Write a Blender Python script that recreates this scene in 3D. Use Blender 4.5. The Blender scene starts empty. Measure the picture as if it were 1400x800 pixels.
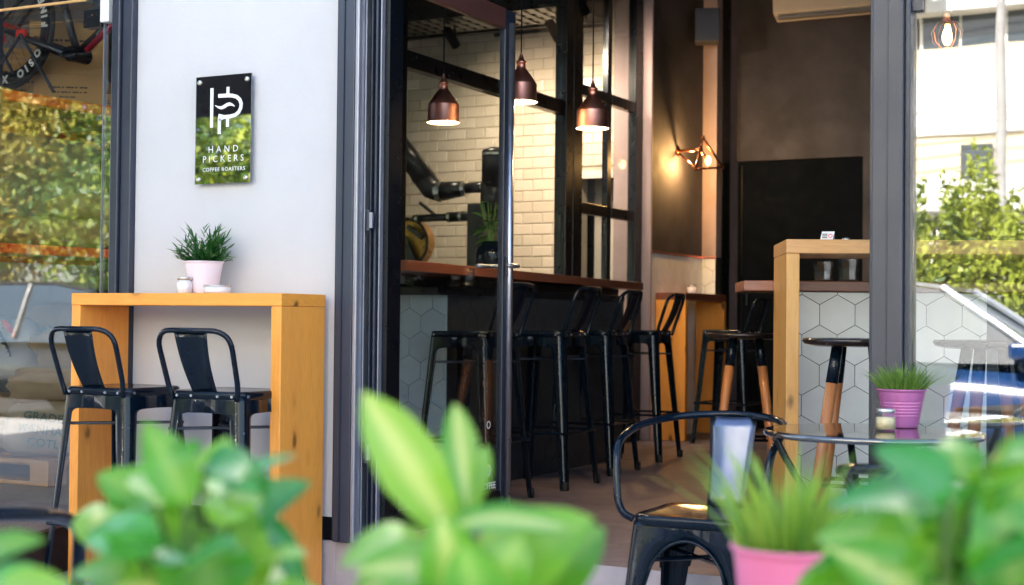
import bpy, bmesh, math, random
import numpy as np
from mathutils import Vector, Matrix, Euler

random.seed(7)
C = bpy.context.scene.collection
PI = math.pi
R = math.radians

# ------------------------------------------------------------------ camera
F_PX, YAW, PITCH, ROLL, CAM_H = 1985.0, R(27.5), R(1.1), R(-0.57), 1.02
_w = Vector((-math.sin(YAW) * math.cos(PITCH), math.cos(YAW) * math.cos(PITCH), math.sin(PITCH)))
_r = Vector((math.cos(YAW), math.sin(YAW), 0))
_u = _r.cross(_w)
_r, _u = (math.cos(ROLL) * _r - math.sin(ROLL) * _u, math.sin(ROLL) * _r + math.cos(ROLL) * _u)
cam_d = bpy.data.cameras.new("camera")
cam = bpy.data.objects.new("camera", cam_d)
C.objects.link(cam)
cam.matrix_world = Matrix(((_r.x, _u.x, -_w.x, 0), (_r.y, _u.y, -_w.y, 0), (_r.z, _u.z, -_w.z, CAM_H), (0, 0, 0, 1)))
cam_d.sensor_width = 36
cam_d.lens = F_PX / 1400 * 36
cam_d.clip_start = 0.05
cam_d.clip_end = 2000
cam_d.dof.use_dof = True
cam_d.dof.focus_distance = 5.4
cam_d.dof.aperture_fstop = 3.5
bpy.context.scene.camera = cam

# ------------------------------------------------------------------ sky, sun, exposure
SUN_EL, SUN_AZ = R(38), R(-6)          # azimuth from +Y towards +X
world = bpy.data.worlds.new("World")
bpy.context.scene.world = world
world.use_nodes = True
wn = world.node_tree
wn.nodes.clear()
sky = wn.nodes.new("ShaderNodeTexSky")
sky.sky_type = 'NISHITA'
sky.sun_disc = False
sky.sun_elevation = SUN_EL
sky.sun_rotation = SUN_AZ
sky.air_density = 1.0
sky.dust_density = 2.0
bgn = wn.nodes.new("ShaderNodeBackground")
bgn.inputs[1].default_value = 0.15
wout = wn.nodes.new("ShaderNodeOutputWorld")
wn.links.new(sky.outputs[0], bgn.inputs[0])
wn.links.new(bgn.outputs[0], wout.inputs[0])

sd = bpy.data.lights.new("sun", 'SUN')
sd.energy = 4.6
sd.angle = R(0.5)
sd.color = (1.0, 0.95, 0.86)
sun = bpy.data.objects.new("sun", sd)
C.objects.link(sun)
_sdir = Vector((math.sin(SUN_AZ) * math.cos(SUN_EL), math.cos(SUN_AZ) * math.cos(SUN_EL), math.sin(SUN_EL)))
sun.rotation_euler = _sdir.to_track_quat('Z', 'Y').to_euler()

vs = bpy.context.scene.view_settings
bpy.context.scene.display_settings.display_device = 'sRGB'
vs.view_transform = 'Standard'
vs.look = 'None'
vs.exposure = 2.4
vs.gamma = 1
vs.use_curve_mapping = False
cy = bpy.context.scene.cycles
cy.use_denoising = True
cy.max_bounces = 10
cy.diffuse_bounces = 4
cy.glossy_bounces = 5
cy.transparent_max_bounces = 24
cy.transmission_bounces = 8
cy.sample_clamp_indirect = 6
cy.caustics_reflective = False
cy.caustics_refractive = False


# ------------------------------------------------------------------ helpers: placing
def at(px, py, X=None, Y=None, Z=None, D=None):
    """A point of the place, from a sight line and one known coordinate."""
    v = _r * ((px - 700) / F_PX) - _u * ((py - 400) / F_PX) + _w
    t = X / v.x if X is not None else Y / v.y if Y is not None else (Z - CAM_H) / v.z if Z is not None else D
    return v * t + Vector((0, 0, CAM_H))


# ------------------------------------------------------------------ helpers: objects
def tag(o, label=None, cat=None, group=None, kind=None):
    if label: o['label'] = label
    if cat: o['category'] = cat
    if group: o['group'] = group
    if kind: o['kind'] = kind
    return o


def thing(name, label, cat, loc=(0, 0, 0), rz=0.0, group=None):
    o = bpy.data.objects.new(name, None)
    o.empty_display_size = 0.1
    C.objects.link(o)
    o.location = loc
    o.rotation_euler = (0, 0, rz)
    return tag(o, label, cat, group)


def kids(o):
    return [c for c in C.objects if c.parent == o]


def copy_tree(o, parent=None):
    c = o.copy()
    C.objects.link(c)
    if parent is not None:
        c.parent = parent
    for ch in kids(o):
        copy_tree(ch, c)
    return c


def add(name, me, mat, parent=None, bevel=0, loc=None, rot=None, smooth=None, sub=0, solid=0, seg=2):
    o = bpy.data.objects.new(name, me)
    C.objects.link(o)
    if mat is not None and not me.materials:
        me.materials.append(mat)
    if smooth:
        me.shade_smooth()
    if parent is not None:
        o.parent = parent
    if loc is not None:
        o.location = loc
    if rot is not None:
        o.rotation_euler = rot
    if solid:
        m = o.modifiers.new("solid", 'SOLIDIFY')
        m.thickness = solid
        m.offset = 0
    if bevel:
        m = o.modifiers.new("bevel", 'BEVEL')
        m.width = bevel
        m.segments = seg
        m.limit_method = 'ANGLE'
        m.angle_limit = R(40)
    if sub:
        m = o.modifiers.new("sub", 'SUBSURF')
        m.levels = sub
        m.render_levels = sub
    return o


class MB:
    """Collects shapes into one mesh."""

    def __init__(s):
        s.v = []
        s.f = []

    def raw(s, v, f):
        n = len(s.v)
        s.v += [tuple(p) for p in v]
        s.f += [tuple(i + n for i in q) for q in f]
        return s

    def box(s, x0, x1, y0, y1, z0, z1):
        v = [(x0, y0, z0), (x1, y0, z0), (x1, y1, z0), (x0, y1, z0), (x0, y0, z1), (x1, y0, z1), (x1, y1, z1), (x0, y1, z1)]
        return s.raw(v, [(0, 3, 2, 1), (4, 5, 6, 7), (0, 1, 5, 4), (1, 2, 6, 5), (2, 3, 7, 6), (3, 0, 4, 7)])

    def bar(s, a, b, w, h, up=(0, 0, 1)):
        """A square bar from a to b."""
        a, b = Vector(a), Vector(b)
        d = (b - a).normalized()
        up = Vector(up)
        if abs(d.dot(up)) > 0.98:
            up = Vector((0, 1, 0))
        x = d.cross(up).normalized() * (w / 2)
        y = x.cross(d).normalized() * (h / 2)
        v = [a - x - y, a + x - y, a + x + y, a - x + y, b - x - y, b + x - y, b + x + y, b - x + y]
        return s.raw(v, [(0, 3, 2, 1), (4, 5, 6, 7), (0, 1, 5, 4), (1, 2, 6, 5), (2, 3, 7, 6), (3, 0, 4, 7)])

    def tube(s, pts, r, n=8, closed=False):
        pts = [Vector(p) for p in pts]
        m = len(pts)
        rr = r if isinstance(r, (list, tuple)) else [r] * m
        vs_, fs = [], []
        ref = None
        for i, p in enumerate(pts):
            if closed:
                t = (pts[(i + 1) % m] - pts[i - 1]).normalized()
            else:
                t = (pts[min(i + 1, m - 1)] - pts[max(i - 1, 0)]).normalized()
            if ref is None:
                ref = Vector((0, 0, 1)) if abs(t.z) < 0.9 else Vector((1, 0, 0))
            x = ref - t * ref.dot(t)
            x.normalize()
            y = t.cross(x)
            ref = x
            for k in range(n):
                a = 2 * PI * k / n
                vs_.append(p + x * (rr[i] * math.cos(a)) + y * (rr[i] * math.sin(a)))
        for i in range(m if closed else m - 1):
            for k in range(n):
                a, b = i * n + k, i * n + (k + 1) % n
                c, d = ((i + 1) % m) * n + (k + 1) % n, ((i + 1) % m) * n + k
                fs.append((a, b, c, d))
        if not closed:
            fs.append(tuple(range(n - 1, -1, -1)))
            fs.append(tuple((m - 1) * n + k for k in range(n)))
        return s.raw(vs_, fs)

    def lathe(s, prof, n=24, loc=(0, 0, 0), cap=True):
        vs_, fs = [], []
        m = len(prof)
        for r_, z in prof:
            for k in range(n):
                a = 2 * PI * k / n
                vs_.append((loc[0] + r_ * math.cos(a), loc[1] + r_ * math.sin(a), loc[2] + z))
        for i in range(m - 1):
            for k in range(n):
                fs.append((i * n + k, i * n + (k + 1) % n, (i + 1) * n + (k + 1) % n, (i + 1) * n + k))
        if cap:
            fs.append(tuple(range(n - 1, -1, -1)))
            fs.append(tuple((m - 1) * n + k for k in range(n)))
        return s.raw(vs_, fs)

    def prism(s, poly, origin, u, v, depth):
        """A 2-D outline in the plane (u, v), thickened along u x v."""
        o, u, v = Vector(origin), Vector(u), Vector(v)
        nn = u.cross(v).normalized() * depth
        n = len(poly)
        a = [o + u * p + v * q for p, q in poly]
        b = [p + nn for p in a]
        f = [tuple(range(n - 1, -1, -1)), tuple(range(n, 2 * n))]
        f += [(i, (i + 1) % n, n + (i + 1) % n, n + i) for i in range(n)]
        return s.raw(a + b, f)

    def stroke(s, path, width, origin, u, v, depth):
        """A flat band of the given width along a 2-D path."""
        n = len(path)
        L, Rr = [], []
        for i in range(n):
            p, q = Vector(path[max(i - 1, 0)]), Vector(path[min(i + 1, n - 1)])
            d = (q - p).normalized()
            w = width[i] if isinstance(width, (list, tuple)) else width
            nrm = Vector((-d.y, d.x)) * w / 2
            if 0 < i < n - 1:
                d1 = (Vector(path[i]) - p).normalized()
                c = max(0.5, abs(d1.dot(d)))
                nrm = nrm / c
            L.append(Vector(path[i]) + nrm)
            Rr.append(Vector(path[i]) - nrm)
        for i in range(n - 1):
            s.prism([tuple(Rr[i]), tuple(Rr[i + 1]), tuple(L[i + 1]), tuple(L[i])], origin, u, v, depth)
        return s

    def mesh(s, name, smooth=False):
        me = bpy.data.meshes.new(name)
        me.from_pydata([tuple(p) for p in s.v], [], s.f)
        me.update()
        if smooth:
            me.shade_smooth()
        return me

    def build(s, name, mat, parent=None, **k):
        return add(name, s.mesh(name), mat, parent, **k)


def curve(pts, n=8, closed=False):
    """Catmull-Rom through the points."""
    P = [Vector(p) for p in pts]
    out = []
    m = len(P)
    for i in range(m if closed else m - 1):
        a = P[i - 1] if (closed or i > 0) else P[0] * 2 - P[1]
        b, c = P[i], P[(i + 1) % m]
        d = P[(i + 2) % m] if (closed or i + 2 < m) else P[-1] * 2 - P[-2]
        for k in range(n):
            t = k / n
            out.append(0.5 * ((2 * b) + (c - a) * t + (2 * a - 5 * b + 4 * c - d) * t * t + (3 * b - a - 3 * c + d) * t ** 3))
    if not closed:
        out.append(P[-1])
    return out


def round_path(pts, r, n=5):
    """A polyline with its corners rounded."""
    P = [Vector(p) for p in pts]
    out = [P[0]]
    for i in range(1, len(P) - 1):
        a, b, c = P[i - 1], P[i], P[i + 1]
        d1, d2 = (a - b), (c - b)
        rr = min(r, d1.length * 0.49, d2.length * 0.49)
        p, q = b + d1.normalized() * rr, b + d2.normalized() * rr
        for k in range(n + 1):
            t = k / n
            out.append(p * (1 - t) ** 2 + b * 2 * t * (1 - t) + q * t * t)
    out.append(P[-1])
    return out


def text_mesh(txt, size, spacing=1.0, depth=0.0004, bold=0.0):
    cu = bpy.data.curves.new("lettering", 'FONT')
    cu.body = txt
    cu.size = size
    cu.align_x = 'CENTER'
    cu.align_y = 'CENTER'
    cu.space_character = spacing
    cu.extrude = depth
    cu.offset = bold
    cu.resolution_u = 3
    ob = bpy.data.objects.new("lettering", cu)
    C.objects.link(ob)
    dg = bpy.context.evaluated_depsgraph_get()
    me = bpy.data.meshes.new_from_object(ob.evaluated_get(dg))
    bpy.data.objects.remove(ob)
    me.name = "lettering"
    return me


# ------------------------------------------------------------------ helpers: materials
class N:
    def __init__(s, name):
        s.m = bpy.data.materials.new(name)
        s.m.use_nodes = True
        s.t = s.m.node_tree
        s.t.nodes.clear()
        s.out = s.t.nodes.new("ShaderNodeOutputMaterial")

    def n(s, typ, **k):
        nd = s.t.nodes.new("ShaderNode" + typ)
        for a, b in k.items():
            setattr(nd, a, b)
        return nd

    def l(s, a, b):
        s.t.links.new(a, b)

    def coords(s, scale=(1, 1, 1), kind='Object'):
        tc = s.n("TexCoord")
        mp = s.n("Mapping")
        mp.inputs[3].default_value = scale
        s.l(tc.outputs[kind], mp.inputs[0])
        return mp.outputs[0]

    def noise(s, vec, scale, detail=4, rough=0.6, dist=0.0):
        t = s.n("TexNoise")
        t.inputs['Scale'].default_value = scale
        t.inputs['Detail'].default_value = detail
        t.inputs['Roughness'].default_value = rough
        t.inputs['Distortion'].default_value = dist
        s.l(vec, t.inputs['Vector'])
        return t.outputs[0]

    def ramp(s, fac, stops):
        r_ = s.n("ValToRGB")
        e = r_.color_ramp.elements
        while len(e) < len(stops):
            e.new(0.5)
        for el, (p, c) in zip(e, stops):
            el.position = p
            el.color = (*c, 1) if len(c) == 3 else c
        s.l(fac, r_.inputs[0])
        return r_.outputs[0]

    def mix(s, fac, a, b, blend='MIX'):
        m = s.n("Mix", data_type='RGBA', blend_type=blend)
        for i, x in ((0, fac), (6, a), (7, b)):
            if isinstance(x, (int, float)):
                m.inputs[i].default_value = x
            elif isinstance(x, (tuple, list)):
                m.inputs[i].default_value = (*x, 1)
            else:
                s.l(x, m.inputs[i])
        return m.outputs[2]

    def bsdf(s, color, rough=0.5, metal=0.0, bump=None, bump_d=0.002, bump_s=0.5, spec=0.5, coat=0.0, ior=1.5):
        b = s.n("BsdfPrincipled")
        if isinstance(color, (tuple, list)):
            b.inputs['Base Color'].default_value = (*color, 1)
        else:
            s.l(color, b.inputs['Base Color'])
        if isinstance(rough, (int, float)):
            b.inputs['Roughness'].default_value = rough
        else:
            s.l(rough, b.inputs['Roughness'])
        b.inputs['Metallic'].default_value = metal
        b.inputs['IOR'].default_value = ior
        b.inputs['Specular IOR Level'].default_value = spec
        b.inputs['Coat Weight'].default_value = coat
        b.inputs['Coat Roughness'].default_value = 0.06
        if bump is not None:
            bp = s.n("Bump")
            bp.inputs['Strength'].default_value = bump_s
            bp.inputs['Distance'].default_value = bump_d
            s.l(bump, bp.inputs['Height'])
            s.l(bp.outputs[0], b.inputs['Normal'])
        return b

    def done(s, b):
        s.l(b.outputs[0], s.out.inputs[0])
        return s.m


def plain(name, col, rough=0.5, metal=0.0, var=0.12, scale=6, bump=0.0, spec=0.5, coat=0.0, rvar=0.15, ior=1.5, each=0.0):
    """A colour with broad uneven tone, uneven gloss and fine relief."""
    k = N(name)
    co = k.coords()
    a = k.noise(co, scale, 5)
    c = k.ramp(a, [(0.25, [x * (1 - var) for x in col]), (0.75, [min(1, x * (1 + var)) for x in col])])
    if each:
        oi = k.n("ObjectInfo")
        c = k.mix(k.ramp(oi.outputs['Random'], [(0.0, (0, 0, 0)), (1.0, (1, 1, 1))]), c, k.mix(1.0, c, (1 - each, 1 - each, 1 - each * 1.15), 'MULTIPLY'))
    b = k.noise(co, scale * 2.3, 4)
    rr = k.ramp(b, [(0.3, [max(0.02, rough * (1 - rvar))] * 3), (0.7, [min(1, rough * (1 + rvar))] * 3)])
    f = k.noise(co, scale * 30, 3) if bump else None
    return k.done(k.bsdf(c, rr, metal, f, 0.001, bump, spec, coat, ior))


def wood(name, base, dark, grain=(1, 14, 14), rough=0.42, knots=True, seed=0.0):
    """Pine: long grain along the axis with the small scale, darker late wood and knots."""
    k = N(name)
    co = k.coords(grain)
    oi = k.n("ObjectInfo")
    off = k.n("Vector" + "Math", operation='ADD')
    k.l(co, off.inputs[0])
    sc = k.n("VectorMath", operation='SCALE')
    sc.inputs[0].default_value = (3.1, 7.7, 5.3)
    k.l(oi.outputs['Random'], sc.inputs[3])
    k.l(sc.outputs[0], off.inputs[1])
    v = off.outputs[0]
    a = k.noise(v, 2.2, 3, 0.5, 0.6)
    w = k.n("TexWave", wave_type='RINGS', rings_direction='SPHERICAL')
    w.inputs['Scale'].default_value = 1.1
    w.inputs['Distortion'].default_value = 5
    w.inputs['Detail'].default_value = 2.5
    k.l(v, w.inputs['Vector'])
    fine = k.noise(v, 14, 4, 0.7)
    c = k.mix(k.ramp(w.outputs[1], [(0.35, (0, 0, 0)), (0.95, (1, 1, 1))]), base, [b * 0.92 + d * 0.08 for b, d in zip(base, dark)])
    c = k.mix(k.ramp(a, [(0.35, (0, 0, 0)), (0.75, (0.55, 0.55, 0.55))]), c, [b * 0.84 + d * 0.16 for b, d in zip(base, dark)])
    c = k.mix(k.ramp(fine, [(0.45, (0, 0, 0)), (0.75, (0.36, 0.36, 0.36))]), c, dark)
    if knots:
        co2 = k.coords([1.4 + 0.14 * g for g in grain])
        ad = k.n("VectorMath", operation='ADD')
        k.l(co2, ad.inputs[0])
        k.l(sc.outputs[0], ad.inputs[1])
        wn_ = k.n("TexNoise")
        wn_.inputs['Scale'].default_value = 5.0
        k.l(ad.outputs[0], wn_.inputs['Vector'])
        w2_ = k.n("VectorMath", operation='MULTIPLY_ADD')
        k.l(wn_.outputs['Color'], w2_.inputs[0])
        w2_.inputs[1].default_value = (0.10, 0.10, 0.10)
        k.l(ad.outputs[0], w2_.inputs[2])
        vo = k.n("TexVoronoi")
        vo.inputs['Scale'].default_value = 2.6
        k.l(w2_.outputs[0], vo.inputs['Vector'])
        kn = k.ramp(vo.outputs['Distance'], [(0.07, (1, 1, 1)), (0.16, (0, 0, 0))])
        halo = k.ramp(vo.outputs['Distance'], [(0.1, (0.6, 0.6, 0.6)), (0.27, (0, 0, 0))])
        c = k.mix(halo, c, [b * 0.45 + d * 0.45 for b, d in zip(base, dark)])
        c = k.mix(kn, c, [d * 0.22 for d in dark])
        # boards glued side by side: each a shade of its own
        bd = k.n("TexVoronoi", voronoi_dimensions='1D')
        bd.inputs['Scale'].default_value = 1.0
        sx_ = k.n("SeparateXYZ")
        k.l(v, sx_.inputs[0])
        sm_ = k.n("Math", operation='ADD')
        ax_ = [i for i in range(3) if grain[i] > 2]
        k.l(sx_.outputs[ax_[0]], sm_.inputs[0])
        k.l(sx_.outputs[ax_[1]], sm_.inputs[1])
        k.l(sm_.outputs[0], bd.inputs['W'])
        bw_ = k.n("RGBToBW")
        k.l(bd.outputs['Color'], bw_.inputs[0])
        c = k.mix(k.ramp(bw_.outputs[0], [(0.3, (0, 0, 0)), (0.7, (0.30, 0.30, 0.30))]), c, [b * 0.62 + d * 0.38 for b, d in zip(base, dark)])
    return k.done(k.bsdf(c, rough, 0, fine, 0.0006, 0.35, coat=0.12))


def glass(name, ior=1.5, tint=(0.96, 0.98, 0.97), rough=0.0):
    k = N(name)
    tr = k.n("BsdfTransparent")
    tr.inputs[0].default_value = (*tint, 1)
    gl = k.n("BsdfGlossy")
    gl.inputs['Roughness'].default_value = rough
    fr = k.n("Fresnel")
    gm_ = k.n("NewGeometry")
    inv = k.n("MapRange")
    inv.inputs[3].default_value = ior
    inv.inputs[4].default_value = 1 / ior
    k.l(gm_.outputs['Backfacing'], inv.inputs[0])
    k.l(inv.outputs[0], fr.inputs[0])
    nz = k.noise(k.coords(), 1.3, 2)
    bp = k.n("Bump")
    bp.inputs['Strength'].default_value = 0.12
    bp.inputs['Distance'].default_value = 0.004
    k.l(nz, bp.inputs['Height'])
    k.l(bp.outputs[0], gl.inputs['Normal'])
    mx = k.n("MixShader")
    k.l(fr.outputs[0], mx.inputs[0])
    k.l(tr.outputs[0], mx.inputs[1])
    k.l(gl.outputs[0], mx.inputs[2])
    return k.done(mx)


def leafy(name, a, b, trans, rough=0.35, scale=14, tw=0.45, vein=None, hue=0.5):
    """Leaf: two greens by clump and by leaf, light passing through, a waxy gloss."""
    k = N(name)
    oi = k.n("ObjectInfo")
    geo = k.n("NewGeometry")
    nz = k.noise(k.coords(), scale, 3)
    rnd = k.n("Math", operation='ADD')
    k.l(nz, rnd.inputs[0])
    r2 = k.n("Math", operation='MULTIPLY_ADD')
    k.l(geo.outputs['Random Per Island'], r2.inputs[0])
    r2.inputs[1].default_value = 0.7
    r2.inputs[2].default_value = -0.35
    k.l(r2.outputs[0], rnd.inputs[1])
    r3 = k.n("Math", operation='MULTIPLY_ADD')
    k.l(oi.outputs['Random'], r3.inputs[0])
    r3.inputs[1].default_value = 2 * hue
    r3.inputs[2].default_value = -hue
    r4 = k.n("Math", operation='ADD')
    k.l(rnd.outputs[0], r4.inputs[0])
    k.l(r3.outputs[0], r4.inputs[1])
    c = k.ramp(r4.outputs[0], [(0.3, a), (0.7, b)])
    if vein:
        av = k.n("Attribute", attribute_name='rib')
        c = k.mix(k.ramp(av.outputs['Fac'], [(0.45, (0, 0, 0)), (0.97, (0.75, 0.75, 0.75))]), c, vein)
    p = k.bsdf(c, rough, spec=0.6, ior=1.55)
    t = k.n("BsdfTranslucent")
    k.l(k.mix(1.0, c, trans, 'MULTIPLY') if False else k.mix(0.6, c, trans), t.inputs[0])
    m = k.n("MixShader")
    m.inputs[0].default_value = tw
    k.l(p.outputs[0], m.inputs[1])
    k.l(t.outputs[0], m.inputs[2])
    return k.done(m)


def emit(name, col, strength):
    k = N(name)
    e = k.n("Emission")
    e.inputs[0].default_value = (*col, 1)
    e.inputs[1].default_value = strength
    return k.done(e)


M = {}
M['render'] = plain('pale_render', (0.585, 0.575, 0.585), 0.85, var=0.05, scale=2.2, bump=0.6)
M['frame'] = plain('slate_paint', (0.020, 0.027, 0.046), 0.34, var=0.18, scale=5, bump=0.05)
M['frame_mid'] = plain('slate_paint_worn', (0.030, 0.037, 0.060), 0.36, var=0.15, scale=4, bump=0.06)
M['frame_edge'] = plain('aluminium_edge', (0.30, 0.30, 0.35), 0.35, 0.5, var=0.1)
M['black'] = plain('black_steel', (0.0035, 0.005, 0.008), 0.3, var=0.2, spec=0.3)
M['enamel'] = plain('black_enamel', (0.003, 0.008, 0.016), 0.13, var=0.25, scale=9, coat=0.0, bump=0.02, spec=0.32)
M['enamel_sheen'] = plain('enamel_sky_sheen', (0.17, 0.19, 0.25), 0.33, 1.0, var=0.12, scale=5)  # brighter copy of the enamel; the mirrored sky's sheen is put into its colour
M['steel_lit'] = plain('bright_steel', (0.46, 0.47, 0.52), 0.32, 0.9, var=0.2, scale=12)
M['chrome'] = plain('chrome', (0.75, 0.75, 0.75), 0.12, 1.0, var=0.05)
M['rubber'] = plain('black_rubber', (0.012, 0.012, 0.013), 0.75)
PINE, PINED = (1.0, 0.405, 0.062), (0.56, 0.15, 0.014)
M['pine_x'] = wood('pine_along', PINE, PINED, (1.0, 13, 13))
M['pine_y'] = wood('pine_across', PINE, PINED, (13, 1.0, 13))
M['pine_z'] = wood('pine_upright', (1.0, 0.40, 0.066), PINED, (13, 13, 1.0))
M['pine_pale_z'] = wood('pale_pine_upright', (0.74, 0.40, 0.12), (0.36, 0.14, 0.03), (13, 13, 1.0))
M['pine_pale_x'] = wood('pale_pine_along', (0.72, 0.38, 0.14), (0.36, 0.14, 0.04), (1.0, 13, 13))
M['walnut_y'] = wood('red_oiled_wood_across', (0.26, 0.075, 0.035), (0.06, 0.014, 0.008), (11, 1.2, 11), 0.28, False)
M['walnut_x'] = wood('red_oiled_wood_along', (0.30, 0.115, 0.065), (0.09, 0.025, 0.015), (1.2, 11, 11), 0.3, False)
M['beech'] = wood('beech_leg', (0.52, 0.21, 0.075), (0.26, 0.08, 0.025), (30, 30, 3), 0.38, False)
M['tile'] = plain('white_hex_tile', (0.87, 0.88, 0.86), 0.24, var=0.05, scale=9, bump=0.05, each=0.10)
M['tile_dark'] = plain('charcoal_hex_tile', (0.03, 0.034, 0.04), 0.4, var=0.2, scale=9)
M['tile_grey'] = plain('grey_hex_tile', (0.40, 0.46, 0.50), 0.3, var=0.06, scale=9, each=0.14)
M['grout'] = plain('dark_grout', (0.035, 0.035, 0.035), 0.9)
M['brick'] = plain('cream_subway_tile', (0.76, 0.64, 0.52), 0.16, var=0.06, scale=4, bump=0.04, each=0.16)
M['brick_grout'] = plain('cream_grout', (0.42, 0.36, 0.28), 0.9)
M['plaster'] = plain('dark_plaster', (0.042, 0.038, 0.047), 0.7, var=0.75, scale=1.9, bump=0.35)
M['column'] = plain('pinkish_concrete', (0.36, 0.27, 0.265), 0.75, var=0.18, scale=3, bump=0.25)
M['cream'] = plain('cream_paint', (0.62, 0.56, 0.50), 0.7, var=0.05)
M['ceil'] = plain('charcoal_ceiling', (0.010, 0.010, 0.013), 0.8)
M['door_black'] = plain('black_door_paint', (0.003, 0.005, 0.008), 0.7, var=0.15, spec=0.05)
M['step'] = plain('pale_concrete', (0.43, 0.37, 0.385), 0.85, var=0.16, scale=5, bump=0.4)
M['pave'] = plain('pavement_concrete', (0.44, 0.42, 0.41), 0.85, var=0.15, scale=3, bump=0.4)
M['asphalt'] = plain('asphalt', (0.05, 0.05, 0.055), 0.85, var=0.2, scale=8, bump=0.6)
M['white_paint'] = plain('white_paint', (0.8, 0.8, 0.78), 0.6, var=0.05)
M['grey_wall'] = plain('grey_shop_wall', (0.30, 0.26, 0.26), 0.8, var=0.15, scale=2)
M['red'] = plain('red_enamel', (0.95, 0.022, 0.010), 0.4, var=0.12)
M['red_dark'] = plain('red_shelf_board', (0.32, 0.07, 0.07), 0.6, var=0.25)
M['card'] = plain('cardboard', (0.62, 0.36, 0.14), 0.85, var=0.1, scale=5, bump=0.15)
M['bike'] = plain('black_bike_paint', (0.010, 0.012, 0.016), 0.2, coat=0.5)
M['bike_red'] = plain('pink_red_paint', (0.50, 0.02, 0.06), 0.3)
M['glass'] = glass('door_glass', 1.38)
M['glass_shop'] = glass('shop_glass', 2.45)
M['copper'] = plain('brushed_copper', (0.90, 0.36, 0.25), 0.36, 1.0, var=0.2, scale=3, rvar=0.3)
M['copper_in'] = emit('lit_shade_lining', (1.0, 0.80, 0.42), 1.6)
M['bulb'] = emit('glowing_filament_bulb', (1.0, 0.55, 0.16), 4)
M['copper_wire'] = plain('copper_wire', (0.75, 0.28, 0.14), 0.25, 1.0)
M['letter'] = plain('white_lettering', (0.85, 0.85, 0.85), 0.5, var=0.02)
M['ink'] = plain('dark_print', (0.06, 0.05, 0.04), 0.8)
M['ink_teal'] = plain('teal_print', (0.06, 0.18, 0.16), 0.85)
M['sign'] = plain('black_mirror_acrylic', (0.004, 0.005, 0.008), 0.015, spec=1.0, ior=2.3, var=0.1, rvar=0.0)
M['acrylic_edge'] = plain('acrylic_edge', (0.16, 0.24, 0.26), 0.1, var=0.1)
M['purple'] = plain('purple_tin', (0.50, 0.15, 0.36), 0.34, 0.25, var=0.08, scale=7)
M['pinkpot'] = plain('pale_pink_tin', (0.86, 0.72, 0.77), 0.42, var=0.04)
M['hotpink'] = plain('pink_tin', (0.85, 0.22, 0.42), 0.45, var=0.06)
M['wax'] = plain('cream_wax', (0.80, 0.60, 0.34), 0.5, var=0.04)
M['tin'] = plain('brushed_tin', (0.62, 0.58, 0.55), 0.3, 0.9)
M['white_glass'] = plain('milk_glass', (0.78, 0.74, 0.74), 0.2, var=0.03)
M['soil'] = plain('soil', (0.03, 0.02, 0.013), 0.95, var=0.4, scale=30)
M['grass'] = leafy('grass_blade', (0.05, 0.14, 0.022), (0.24, 0.40, 0.07), (0.35, 0.5, 0.10), 0.4)
M['shrub_leaf'] = leafy('dark_needle_leaf', (0.015, 0.10, 0.022), (0.10, 0.28, 0.05), (0.15, 0.4, 0.06), 0.4)
M['fg_leaf'] = leafy('fresh_broad_leaf', (0.06, 0.28, 0.018), (0.24, 0.50, 0.05), (0.42, 0.80, 0.05), 0.26, 9, 0.42, (0.30, 0.50, 0.10))
M['fg_lime'] = leafy('lime_broad_leaf', (0.07, 0.30, 0.02), (0.22, 0.44, 0.05), (0.40, 0.70, 0.05), 0.28, 10, 0.4, (0.72, 0.72, 0.26))
M['fg_dark'] = leafy('deep_green_leaf', (0.018, 0.20, 0.03), (0.09, 0.38, 0.06), (0.18, 0.66, 0.07), 0.26, 10, 0.36, (0.10, 0.32, 0.10))
M['fg_grass'] = leafy('bright_grass_blade', (0.08, 0.26, 0.03), (0.30, 0.48, 0.06), (0.45, 0.65, 0.08), 0.35, 9, 0.45)
M['hedge'] = leafy('hedge_leaf', (0.06, 0.13, 0.012), (0.40, 0.46, 0.05), (0.5, 0.6, 0.07), 0.5, 2.0, 0.2)
M['tree'] = leafy('street_tree_leaf', (0.05, 0.12, 0.015), (0.30, 0.34, 0.04), (0.40, 0.48, 0.06), 0.5, 1.5, 0.2)
M['autumn'] = leafy('autumn_leaf', (0.30, 0.26, 0.03), (0.80, 0.46, 0.08), (0.8, 0.50, 0.10), 0.5, 1.5, 0.15)
M['bark'] = plain('bark', (0.09, 0.065, 0.045), 0.9, var=0.35, scale=14, bump=0.8)
M['stem'] = plain('green_stem', (0.10, 0.20, 0.05), 0.5)
M['orange'] = plain('orange_petal', (0.85, 0.28, 0.03), 0.5)
M['brass'] = plain('yellow_lacquer', (0.40, 0.20, 0.035), 0.3, 0.6, var=0.2)
M['pipe'] = plain('black_pipe', (0.012, 0.012, 0.014), 0.35, var=0.2)
M['galv'] = plain('galvanised_clamp', (0.6, 0.58, 0.5), 0.3, 0.9, var=0.15)


def floor_mat():
    k = N('brown_polished_concrete')
    co = k.coords()
    a = k.noise(co, 0.9, 8, 0.65)
    b = k.noise(co, 4.5, 7, 0.7, 0.6)
    c = k.ramp(a, [(0.3, (0.135, 0.103, 0.107)), (0.7, (0.225, 0.172, 0.178))])
    c = k.mix(k.ramp(b, [(0.55, (0, 0, 0)), (0.78, (0.45, 0.45, 0.45))]), c, (0.30, 0.25, 0.255))
    c = k.mix(k.ramp(k.noise(co, 17, 4), [(0.6, (0, 0, 0)), (0.75, (0.3, 0.3, 0.3))]), c, (0.035, 0.025, 0.024))
    rr = k.ramp(b, [(0.3, (0.30,) * 3), (0.7, (0.55,) * 3)])
    return k.done(k.bsdf(c, rr, 0, b, 0.002, 0.2))


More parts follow.
